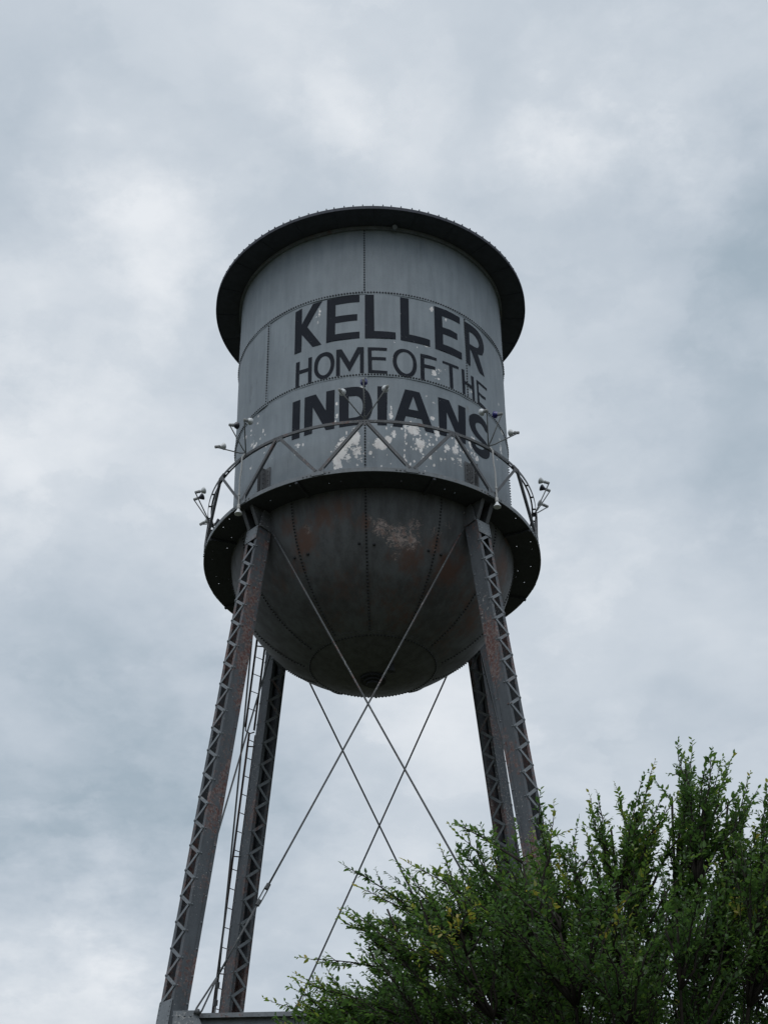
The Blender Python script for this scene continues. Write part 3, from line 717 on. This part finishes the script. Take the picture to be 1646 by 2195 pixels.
    # pin plates up to the tank, and the flared bracket out to the deck edge
    for s in (-1, 1):
        m = MB(); y0, y1 = s * (LW / 2 + .014), s * (LW / 2 + .034)
        q = [(.165, -.52), (-.17, -.52), (-.22, -.34), (-.18, -.12), (-.15, -.04), (.12, -.04), (.165, -.2)]
        m.prism([LP(az, a, y0, z) for a, z in q], [LP(az, a, y1, z) for a, z in q])
        for k in range(6): m.rivet(LP(az, .13, y1, -.46 + .075 * k), et * s, .016, .014)
        m.build('pin_plate', MAT['rail'], leg)
        m = MB(); y0, y1 = s * (LW / 2 - .045), s * (LW / 2 - .03)
        q = [(.0, -.43), (LT / 2 + .002, -.47), (.46, -.012), (.0, -.012)]
        m.prism([LP(az, a, y0, z) for a, z in q], [LP(az, a, y1, z) for a, z in q])
        q = [(LT / 2 + .004, -.47), (.462, -.012), (.474, -.012), (LT / 2 + .016, -.47)]
        m.prism([LP(az, a, s * (LW / 2 - .10), z) for a, z in q], [LP(az, a, s * (LW / 2 - .005), z) for a, z in q])
        m.build('deck_bracket', MAT['rail'], leg)
    m = MB(); m.tube([LP(az, -.10, -LW / 2 - .10, -.17), LP(az, -.10, LW / 2 + .10, -.17)], .032, 10); m.build('upper_pin', MAT['rail'], leg)
    m = MB(); m.box(LP(az, -.02, 0, -.06), ER(az), et, EZ, .09, LW / 2 - .06, .05); m.build('seat_block', MAT['leg'], leg)
    # pairs of riveted angles above the deck, on the tank wall
    for s in (-1, 1):
        dg = az + s * 2.3; m = MB(); zl, zh = .012, 1.24
        m.box(P(TANK_R + .027, dg, (zl + zh) / 2), ER(dg), ET(dg), EZ, .008, .085, (zh - zl) / 2)
        m.box(P(TANK_R + .095, dg, (zl + zh) / 2) + ET(dg) * s * -.075, ER(dg), ET(dg), EZ, .058, .008, (zh - zl) / 2)
        for k in range(9):
            m.rivet(P(TANK_R + .036, dg, zl + .1 + .13 * k) + ET(dg) * .03 * s, ER(dg), .018, .018)
            m.rivet(P(TANK_R + .1, dg, zl + .16 + .13 * k) - ET(dg) * s * .067, ET(dg) * s, .018, .018)
        m.build('wall_angle', MAT['rail'], leg)
    # concrete pier
    base = leg_frame(az, ZGR + .5)[0]
    m = MB(); m.lathe([(.95, -.62), (.62, -.02), (.60, 0)], (base.x, base.y, .60), EZ, 4)
    m.build('footing', MAT['concrete'], leg)
    m = MB(); m.box((base.x, base.y, .59), e2.cross(EZ).normalized(), ER(az), EZ, .34, .34, .025); m.build('base_plate', MAT['leg'], leg)

# ------------------------------------------------------------------ struts and tie rods, face by face
def corner(az, z): return (ER(az) * (RL - BAT * z)) + EZ * (ZB + z)
for fa in (0, 90, 180, -90):                          # the face looking towards fa
    la, lb = fa - 45, fa + 45
    n = ER(fa); t = ET(fa)
    ca, cb = corner(la, ZSTRUT), corner(lb, ZSTRUT); mid = (ca + cb) / 2; half = (cb - ca).length / 2 - .26
    m = MB()
    top = .05
    m.box(mid + EZ * (-.14) + n * .03, t, n, EZ, half, .006, .178)                         # web
    m.box(mid + EZ * (top - .006) + n * .085, t, n, EZ, half - .07, .06, .007)                   # top flange
    m.box(mid + EZ * (top - .045) + n * .142, t, n, EZ, half - .07, .005, .040)
    m.box(mid + EZ * (-.325) + n * .085, t, n, EZ, half, .06, .006)
    st = m.build('strut', MAT['steel'], tower, label={0: 'horizontal channel strut between the two front legs'}.get(fa))
    m = MB()
    for k in range(int(half * 2 / .3)):
        m.rivet(mid + t * (-half + .15 + .3 * k) + EZ * (top - .045) + n * .147, n, .014, .012)
    m.build('strut_rivets', MAT['steel'], st, kind='stuff')
    for s, c, az in ((-1, ca, la), (1, cb, lb)):
        m = MB(); q = [(-.10, .02), (.42, .02), (.42, .02), (.58, -.26), (.58, -.42), (-.10, -.42)]
        q = [(-.02, .08), (.46, .08), (.60, -.20), (.60, -.38), (-.02, -.38)]
        m.prism([c - t * s * x + EZ * z + n * .21 for x, z in q], [c - t * s * x + EZ * z + n * .222 for x, z in q])
        m.box(c - t * s * .29 + EZ * -.15 + n * .12, t, n, EZ, .27, .088, .006)
        for x in (.05, .16, .27, .38):
            for z in (-.32, -.18, -.02): m.rivet(c - t * s * x + EZ * z + n * .222, n, .02, .02)
        m.build('gusset_plate', MAT['steel'], st)
    # two crossed rods
    for s, up, dn, off in ((-1, la, lb, .05), (1, lb, la, -.05)):
        a = corner(up, -.17) - t * s * .11 + n * (.0 + off * .3); a = corner(up, -.17) + t * (-s) * .105 + n * off * .4
        b = corner(dn, -11.86) + t * s * .50 + n * (.235 if True else 0)
        d = (b - a).normalized(); L = (b - a).length
        sag = .05
        def at(x): return a + d * x + n * (off * math.sin(math.pi * x / L)) * .6 - EZ * (.035 * math.sin(math.pi * x / L))
        tb = L - 2.62
        m = MB(); pts = [at(x) for x in np.linspace(.55, tb - .19, 12)]; m.tube(pts, .0205, 8)
        rod = m.build('tie_rod', MAT['rod'], tower, True)
        sd = d.cross(n).normalized()
        m = MB()
        for q in (-1, 1): m.tube([at(.58), at(.42) + sd * q * .018, at(.05) + sd * q * .05, a + sd * q * .05 - d * .03], .017, 6)
        m.tube([a + sd * .07, a - sd * .07], .03, 8); m.build('fork', MAT['rod'], rod, True)
        m = MB()
        for q in (-1, 1): m.bar(at(tb - .18) + sd * q * .035, at(tb + .18) + sd * q * .035, sd, .035, .016)
        m.tube([at(tb - .25), at(tb - .13)], .045, 8); m.tube([at(tb + .13), at(tb + .25)], .045, 8)
        m.build('turnbuckle', MAT['rod'], rod)
        m = MB(); m.tube([at(tb + .19), at(L - .75)], .0205, 8); e = at(L - .78)
        for q in (-1, 1): m.tube([e, at(L - .55) + sd * q * .02, b - d * .06 + sd * q * .055, b + d * .05 + sd * q * .04], .019, 6)
        m.tube([b - n * .05, b + n * .045], .034, 10); m.tube([b + n * .03, b + n * .055], .055, 6)
        m.build('clevis', MAT['rod'], rod, True)
        # lower panel rods, below the picture
        m = MB(); m.tube([corner(up, -12.2) - t * s * .3 + n * off * .5, corner(dn, ZGR + 1.2) + t * s * .25 + n * off * .5], .02, 6); m.build('tie_rod', MAT['rod'], tower, True)

# ------------------------------------------------------------------ ladder on the rear left leg
def ladder(za, zb, rl, rr, name_label):
    m = MB(); A = lambda z: LP(-135, *rl, z); B = lambda z: LP(-135, *rr, z)
    n = ER(-135)
    for F in (A, B): m.bar(F(za), F(zb), n, .055, .012)
    o = m.build('ladder', MAT['ladder'], tower, label=name_label)
    z = za - .18
    while z > zb + .05:
        MB().tube([A(z), B(z)], .011, 6).build('rung', MAT['ladder'], o); z -= .452
    z = za - .35
    while z > zb + .2:
        for F, q in ((A, rl), (B, rr)):
            MB().bar(F(z), LP(-135, LT / 2 - .01, min(q[1], LW / 2 - .05), z), EZ, .05, .01).build('bracket', MAT['ladder'], o)
        z -= 2.7
    return o
ladder(-.3, -2.78, (.36, .38), (.35, .12), 'upper length of iron ladder beside the rear left leg')
ladder(-2.9, -21.5, (.30, .29), (.32, .08), 'long lower ladder running down the rear left leg')
m = MB(); m.tube([LP(-135, .36, .38, -2.74), LP(-135, .37, .35, -2.86), LP(-135, .34, .24, -2.9), LP(-135, .3, .14, -2.84)], .016, 6); m.build('ladder_hook', MAT['ladder'], tower, True)

# ------------------------------------------------------------------ floodlights
def floodlight(deg, t, o, h, glass, label, group=None, aim=None, name='floodlight', foot=(0, 0)):
    base = P(RB - .06, deg + foot[0], ZR + .036); head = base + ET(deg) * t + ER(deg) * o + EZ * h
    root = bpy.data.objects.new(name, None); COL.objects.link(root); root.empty_display_size = .2
    rw = Matrix.Rotation(ROT, 4, 'Z'); root.matrix_world = rw @ Matrix.Translation(base)
    tag(root, label, 'floodlight', group)
    inv = Matrix.Translation(-base)
    if aim is None: aim = (-ER(deg) * .85 + EZ * .38 - ET(deg) * t * .45)
    aim = Vector(aim).normalized()
    nb = head - aim * .19
    def part(mb, nm, mat, sm=True):
        mb.v = [tuple(inv @ Vector(v)) for v in mb.v]; return mb.build(nm, mat, root, sm)
    m = MB(); k1 = base + (nb - base) * .10 + EZ * .04 * abs(t) * 0
    m.tube([base - EZ * .05, base + EZ * .03 + (nb - base) * .05, base + (nb - base) * .2 - EZ * .0, nb - aim * .02], .0145, 7); part(m, 'arm', MAT['arm'])
    m = MB(); m.lathe([(.022, -.05), (.036, -.04), (.036, .06), (.042, .062), (.042, .075), (.03, .08)], nb + aim * .02, aim, 14); smooth_by_angle(part(m, 'socket', MAT['socket']), 30)
    m = MB(); m.lathe([(.030, .0), (.034, .025), (.055, .06), (.078, .095), (.086, .118), (.086, .126), (.070, .140), (.040, .150), (.01, .153)], nb + aim * .095, aim, 20); smooth_by_angle(part(m, 'bulb', glass), 40)
    return root
Wg, Bg, Kg = MAT['white_glass'], MAT['blue_glass'], MAT['black_glass']
G = 'floodlights on the balcony rail'
floodlight(0, -.49, .33, .57, Wg, 'white floodlight on an arm in front of the letter D, left of the blue one', G)
floodlight(0, .0, .33, .84, Bg, 'dark blue floodlight at the middle of the tank between two white ones', G)
floodlight(0, .49, .33, .63, Wg, 'white floodlight on an arm in front of the second letter I of the bottom word', G)
floodlight(-45, -.44, .33, .31, Wg, 'white floodlight sticking out left of the tank against the sky, above the front left leg', G)
floodlight(-45, .02, .33, .66, Kg, 'dark floodlight at the left edge of the tank, above the front left leg', G)
floodlight(-45, .51, .33, .50, Wg, 'white floodlight beside the dark one at the left edge of the tank', G)
floodlight(45, -.50, .33, .57, Wg, 'white floodlight over the last letter S, left of a blue one', G)
floodlight(45, -.05, .33, .73, Bg, 'dark blue floodlight at the right edge of the tank above the letter S', G)
floodlight(45, .44, .33, .46, Wg, 'white floodlight sticking out right of the tank against the sky, above the front right leg', G)
floodlight(-90, .12, .22, .72, Kg, 'dark floodlight at the far left end of the rail beside a white one', G)
floodlight(-90, .52, .13, .62, Wg, 'white floodlight at the far left end of the rail beside a dark one', G)
floodlight(-90, -.42, .13, .38, Wg, 'low white floodlight at the far left, level with the rail', G)
floodlight(-90, -.70, -.10, .52, Kg, 'small dark floodlight just inside the rail at the far left', G)
floodlight(90, -.10, .20, .92, Wg, 'upper white floodlight at the far right end of the rail', G)
floodlight(90, .20, .24, .92, Kg, 'dark floodlight tucked behind the upper white one at the far right', G)
floodlight(90, .40, .18, .60, Wg, 'lower white floodlight at the far right end of the rail', G)
# drop lights on long conduits over each front leg
for dg, lab in ((-44.8, 'white downlight on a thin pipe hanging below the deck edge over the front left leg'), (45.2, 'white downlight on a thin pipe hanging below the deck edge over the front right leg')):
    r0 = RB + .05; base = P(r0, dg, ZR - .03); root = bpy.data.objects.new('hanging_floodlight', None); COL.objects.link(root); root.empty_display_size = .2
    root.matrix_world = Matrix.Rotation(ROT, 4, 'Z') @ Matrix.Translation(base); tag(root, lab, 'floodlight', 'downlights under the balcony edge')
    inv = Matrix.Translation(-base)
    def part(mb, nm, mat):
        mb.v = [tuple(inv @ Vector(v)) for v in mb.v]; o = mb.build(nm, mat, root, True); smooth_by_angle(o, 35); return o
    sgn = -1 if dg < 0 else 1; j = -ET(dg) * sgn * .05
    m = MB(); m.tube([P(RB - .02, dg, ZR + .02), P(r0, dg, ZR - .10), P(r0, dg, .95) - j * .2, P(r0, dg, .72) - j, P(r0, dg, .2) - j, P(r0, dg, -.02) - j], .0185, 8)
    m.lathe([(.028, -.03), (.028, .03)], P(r0, dg, .28) - j, EZ, 8); part(m, 'conduit', MAT['conduit'])
    m = MB(); m.lathe([(.026, .12), (.036, .10), (.04, .02), (.044, 0), (.03, -.01)], P(r0, dg, -.10) - j, EZ, 14); part(m, 'socket', MAT['conduit'])
    m = MB(); m.lathe([(.032, 0), (.036, -.03), (.058, -.075), (.086, -.12), (.088, -.135), (.075, -.142), (.02, -.148)], P(r0, dg, -.11) - j, EZ, 20); part(m, 'bulb', Wg)

# ------------------------------------------------------------------ elm tree at the lower right
DT = 12.4                                            # the tree stands about twelve metres off
def at_depth(px, py, depth):
    d = ray(px, py); return CAM + d * (depth / d.dot(FW))
gx = at_depth(1330, 2195, DT)
TB = Vector((gx.x, gx.y - .3, 0.0))
tree = bpy.data.objects.new('elm_tree', None); COL.objects.link(tree); tree.location = TB
tag(tree, 'leafy green small leaved tree hiding the foot of the right legs', 'tree')
toL = lambda v: Vector(v) - TB
m = MB(); fork = TB + Vector((.05, 0, 2.1))
tp = [TB + Vector((0, 0, -.1)), TB + Vector((.02, .01, .15)), TB + Vector((.05, 0, .8)), TB + Vector((.02, .03, 1.5)), fork]
m.tube([toL(p) for p in tp], [.30, .22, .18, .165, .17], 14); m.build('trunk', MAT['bark'], tree, True)
TIPS = [(605,2122,0),(640,2095,.3),(668,2020,.1),(655,2075,-.2),(700,2060,.2),(748,1832,.1),(778,1875,.4),(808,1948,-.2),(792,2058,.1),(735,2120,-.3),(835,1890,.5),(860,1835,.2),(905,1828,-.4),(952,1800,.3),(988,1735,0),(1030,1790,.5),(1060,1770,.6),
        (1105,1775,-.3),(1155,1690,.1),(1185,1730,-.2),(1228,1772,.2),(1265,1785,-.4),(1284,1686,0),(1330,1682,.2),(1366,1672,-.1),(1388,1648,0),(1410,1690,.3),(1455,1592,0),(1480,1605,.2),(1523,1600,-.2),(1500,1660,.4),(1562,1605,.1),(1597,1655,.3),(1530,1680,.2),(1600,1700,-.1),(1642,1665,.1),(1660,1690,.5),(1700,1660,-.2),(1750,1700,.3),(1800,1760,0),(1850,1850,.2),(1900,1930,-.2),(1950,2050,.2),(1990,2150,0)]
SIL = [(560,2260),(600,2190),(650,2130),(700,2130),(760,2100),(800,2060),(830,1990),(870,1920),(900,1905),(960,1870),(1000,1840),(1060,1860),(1100,1850),(1160,1820),(1200,1860),(1245,1890),(1290,1830),(1330,1830),(1390,1790),(1425,1840),(1460,1750),(1500,1760),(1545,1820),(1580,1770),(1612,1820),(1646,1760),(1720,1740),(1800,1820),(1900,1980),(2000,2200)]
def sil(x):
    for (x0, y0), (x1, y1) in zip(SIL, SIL[1:]):
        if x0 <= x <= x1: return y0 + (y1 - y0) * (x - x0) / (x1 - x0)
    return 2300
branches = []
for px, py, dd in TIPS:
    py += 38; px += 14 if px < 900 else 0
    branches.append((at_depth(px, py, DT + dd * 1.2), 1, px))
    for k in range(3): branches.append((at_depth(px + random.uniform(-26, 26), py + random.uniform(25, 120), DT + dd * 1.2 + random.uniform(-.25, .25)), 1, px))
while len(branches) < 1210:                          # the rest of the crown, in front, behind and below
    px = random.uniform(560, 2030); y0 = sil(px)
    if random.random() > (.55 if px < 880 else .75 if px < 1030 else 1.0): continue
    py = y0 + 45 + ((2260 if random.random() < .78 else 2650) - y0 - 45) * random.random() ** 1.1
    edge = 1 - abs(px - 1310) / 760
    dep = DT + random.uniform(-1, 1) * 1.7 * max(.25, edge ** .5)
    branches.append((at_depth(px, py, dep), 0, px))
# limbs: a few thick ones, each branch leaves the nearest limb
limb_t = [(700, 2110, .2), (790, 2030, -.3), (830, 1950, .3), (900, 1930, -.5), (960, 1880, .3), (1040, 1860, .7), (1120, 1850, -.6), (1170, 1800, .2), (1240, 1870, .5), (1310, 1780, -.2), (1380, 1750, .2), (1440, 1710, .4), (1500, 1720, -.3), (1560, 1720, .3), (1640, 1760, .2), (1740, 1800, -.3), (1830, 1950, .2),
          (1200, 2000, -1.3), (1450, 1950, -1.3), (1000, 2050, -1.1), (1620, 2000, -1.1), (1330, 1900, 1.5), (1100, 1980, 1.3), (1560, 1900, 1.4), (1850, 2150, -.5), (700, 2300, .1), (860, 2100, -.9), (900, 2120, 1.0), (1330, 2050, -1.5), (1750, 2000, 1.0)]
limbs = []
for px, py, dd in limb_t:
    e = at_depth(px, py, DT + dd); s = fork + Vector((random.uniform(-.06, .06), random.uniform(-.06, .06), random.uniform(-.5, .1)))
    c = s.lerp(e, .45) + Vector((0, 0, .18)) + Vector((random.uniform(-.1, .1), random.uniform(-.1, .1), 0))
    pts = []
    for i in range(10):
        t = i / 9; p = s * (1 - t) ** 2 + c * 2 * t * (1 - t) + e * t * t
        pts.append(p + Vector((random.uniform(-1, 1), random.uniform(-1, 1), 0)) * .03 * (0 < i < 9))
    r0 = random.uniform(.026, .042); limbs.append(pts)
    m = MB(); m.tube([toL(p) for p in pts], [r0 * (1 - .8 * i / 9) for i in range(10)], 8); m.build('limb', MAT['bark'], tree, True)
leaf_p, leaf_d, leaf_n, leaf_t, leaf_s = [], [], [], [], []
twig = MB(); thin = MB()
def add_leaf(p, along, side, tone, size):
    n = Vector((random.gauss(0, .55), random.gauss(0, .55), 1)).normalized()
    d = (along * .75 + side * .75 + Vector((0, 0, random.uniform(-.25, .15)))).normalized()
    leaf_p.append(p); leaf_d.append(d); leaf_n.append(n); leaf_t.append(tone); leaf_s.append(size)
def shoot(p0, d, L, tone, taper_tip=True, rad=.004, step=.0165):
    """a leafy shoot: thin stem with alternate leaves, smaller towards the tip"""
    n = max(3, int(L / .07)); pts = [p0]; dd = d.normalized()
    for i in range(n):
        dd = (dd + Vector((random.gauss(0, .09), random.gauss(0, .09), random.gauss(.03, .07)))).normalized(); pts.append(pts[-1] + dd * (L / n))
    twig.tube([toL(q) for q in pts], [rad * (1 - .75 * i / n) for i in range(n + 1)], 3, False)
    k = 0; x = .02
    while x < L:
        i = min(n - 1, int(x / (L / n))); q = pts[i].lerp(pts[i + 1], x / (L / n) - i); a = (pts[i + 1] - pts[i]).normalized()
        roll = random.uniform(0, 6.28); ref = a.cross(Vector((math.cos(roll), math.sin(roll), .3))).normalized()
        side = ref if random.random() < .5 else a.cross(EZ).normalized() * (1 if k % 2 else -1)
        if side.length < .1: side = ref
        sz = random.choice((.028, .036, .042, .048, .056)) * random.uniform(.9, 1.1) * (1 - .40 * (x / L) ** 2)
        add_leaf(q, a, side, min(1, max(0, tone + random.gauss(0, .10) + .10 * (x / L))), sz)
        k += 1; x += step * random.uniform(.7, 1.3)
    return pts
yellow = [at_depth(*q) for q in ((1465, 2140, DT - 1.0), (1480, 2190, DT - 1.1), (1000, 1965, DT - .9), (1590, 1960, DT - .8), (1290, 1985, DT - .9), (960, 2010, DT - 1.0), (1190, 1930, DT - 1.0), (1480, 2060, DT - .9), (1275, 1970, DT - 1.1))]
for bi, (e, is_tip, bpx) in enumerate(branches):
    fan = min(1.0, max(-.45, (1270 - bpx) / 520)); want = Vector((-.50 * fan, 0, .62 - .26 * max(0, fan))) * (1.25 if is_tip else 1.0)
    # start from the limb point that lies lower and closest
    best = None
    for pts in limbs:
        for i, q in enumerate(pts[2:]):
            dv = e - q
            if dv.z < .12: continue
            sc = (dv - want).length + random.uniform(0, .05 if is_tip else .3)
            if best is None or sc < best[0]: best = (sc, q, (pts[min(i + 3, 9)] - pts[i + 1]).normalized())
    if best is None:
        q = random.choice(limbs)[3]; best = (0, q, (e - q).normalized())
    s, d0 = best[1], best[2]
    L = (e - s).length
    c = s.lerp(e, .5) + d0 * L * .12 - Vector((0, 0, .06 * L)) + Vector((random.uniform(-.05, .05), random.uniform(-.05, .05), 0))
    n = max(5, int(L / .12)); pts = [s * (1 - t) ** 2 + c * 2 * t * (1 - t) + e * t * t for t in [i / n for i in range(n + 1)]]
    pts = [p + Vector((random.gauss(0, .012), random.gauss(0, .012), 0)) if 0 < i < n else p for i, p in enumerate(pts)]
    r0 = min(.02, .006 + .007 * L)
    m = MB() if bi < 250 else thin; m.tube([toL(p) for p in pts], [r0 * (1 - .82 * i / n) for i in range(n + 1)], 5)
    if bi < 250: m.build('branch', MAT['bark'], tree, True)
    tone0 = random.uniform(.12, .58) + (.10 if is_tip else 0)
    x = max(.12, L * .16)
    while x < L:
        i = min(n - 1, int(x / L * n)); p = pts[i].lerp(pts[i + 1], x / L * n - i); a = (pts[i + 1] - pts[i]).normalized()
        rest = L - x
        ls = min(.42, .07 + rest * random.uniform(.18, .42)) * random.uniform(.6, 1.15)
        if is_tip: ls = min(ls, .15) * random.uniform(.6, 1.1)
        roll = random.uniform(0, 6.28); o1 = a.orthogonal().normalized(); o2 = a.cross(o1); sd = o1 * math.cos(roll) + o2 * math.sin(roll)
        tn = tone0
        for yq in yellow:
            if (p - yq).length < .17: tn = random.uniform(.78, .97)
        shoot(p, a * .85 + sd * .65 + Vector((0, 0, .22 - .16 * max(0, fan))), ls, tn)
        x += random.uniform(.016, .032) if is_tip else random.uniform(.04, .07)
    shoot(pts[-1], (pts[-1] - pts[-2]), random.uniform(.10, .22), tone0 + .18)
    shoot(pts[-2], (pts[-1] - pts[-2]) + Vector((random.gauss(0, .3), random.gauss(0, .3), 0)), random.uniform(.10, .18), tone0 + .1)
thin.build('thin_branches', MAT['bark'], tree, True, kind='stuff')
for pts in limbs:
    for i in range(3, 10):
        for _ in range(5):
            t = random.random(); p = pts[i - 1].lerp(pts[i], t)
            shoot(p, Vector((random.gauss(0, 1), random.gauss(0, 1), random.uniform(.1, 1.0))), random.uniform(.12, .32), random.uniform(.15, .5))
twig.build('twigs', MAT['bark'], tree, kind='stuff')
# leaves: one folded blade of six triangles each
LPn = np.array(leaf_p) - np.array(TB); Dn = np.array(leaf_d); Nn = np.array(leaf_n); Tn = np.array(leaf_t); Sz = np.array(leaf_s)
Nn = Nn - Dn * (Nn * Dn).sum(1)[:, None]; Nn /= np.linalg.norm(Nn, axis=1)[:, None] + 1e-9; Sd = np.cross(Dn, Nn)
blade = [(0, 0, 0), (.30, .25, .06), (.72, .20, .02), (1.05, 0, -.10), (.72, -.20, .02), (.30, -.25, .06), (.5, 0, -.03)]
faces = [(0, 6, 1), (1, 6, 2), (2, 6, 3), (3, 6, 4), (4, 6, 5), (5, 6, 0)]
# the 300 leaves that stand largest in the picture become objects of their own
Ww = LPn + np.array(TB) - np.array(CAM); depth = Ww @ np.array(FW); fx = 823 + FPX * (Ww @ np.array(RT)) / depth; fy = 1097.5 - FPX * (Ww @ np.array(UP)) / depth
score = np.where((fx > 590) & (fx < 1640) & (fy < 2185) & (depth > 1), Sz / depth, 0)
big = set(np.argsort(-score)[:300].tolist())
rest = np.array([i for i in range(len(LPn)) if i not in big])
def leaf_verts(idx):
    out = np.empty((len(idx), 7, 3))
    for k, (a, b, c) in enumerate(blade): out[:, k] = LPn[idx] + (Dn[idx] * a + Sd[idx] * b + Nn[idx] * c) * Sz[idx][:, None]
    return out
V = leaf_verts(rest).reshape(-1, 3); n = len(rest)
Fc = (np.array(faces)[None] + 7 * np.arange(n)[:, None, None]).reshape(-1, 3)
me = bpy.data.meshes.new('foliage'); me.vertices.add(len(V)); me.vertices.foreach_set('co', V.ravel())
me.loops.add(Fc.size); me.loops.foreach_set('vertex_index', Fc.ravel().astype(np.int32)); me.polygons.add(len(Fc))
me.polygons.foreach_set('loop_start', np.arange(0, Fc.size, 3, dtype=np.int32)); me.polygons.foreach_set('loop_total', np.full(len(Fc), 3, dtype=np.int32))
me.update(); me.validate(); me.materials.append(MAT['leaf']); set_attr(me, 'tone', np.repeat(Tn[rest], 7))
link('foliage', me, tree, 'stuff')
leaf_var = []
for k in range(8):
    lm = bpy.data.meshes.new('leaf'); lm.from_pydata([tuple(q) for q in blade], [], faces); lm.materials.append(MAT['leaf']); set_attr(lm, 'tone', [.15 + k * .1] * 7); leaf_var.append(lm)
for i in big:
    o = link('leaf', leaf_var[min(7, max(0, int((Tn[i] - .1) * 10)))], tree)
    mm = Matrix((Vector(Dn[i]), Vector(Sd[i]), Vector(Nn[i]))).transposed() * 1.0
    m4 = (mm * float(Sz[i])).to_4x4(); m4.translation = Vector(LPn[i]); o.matrix_local = m4
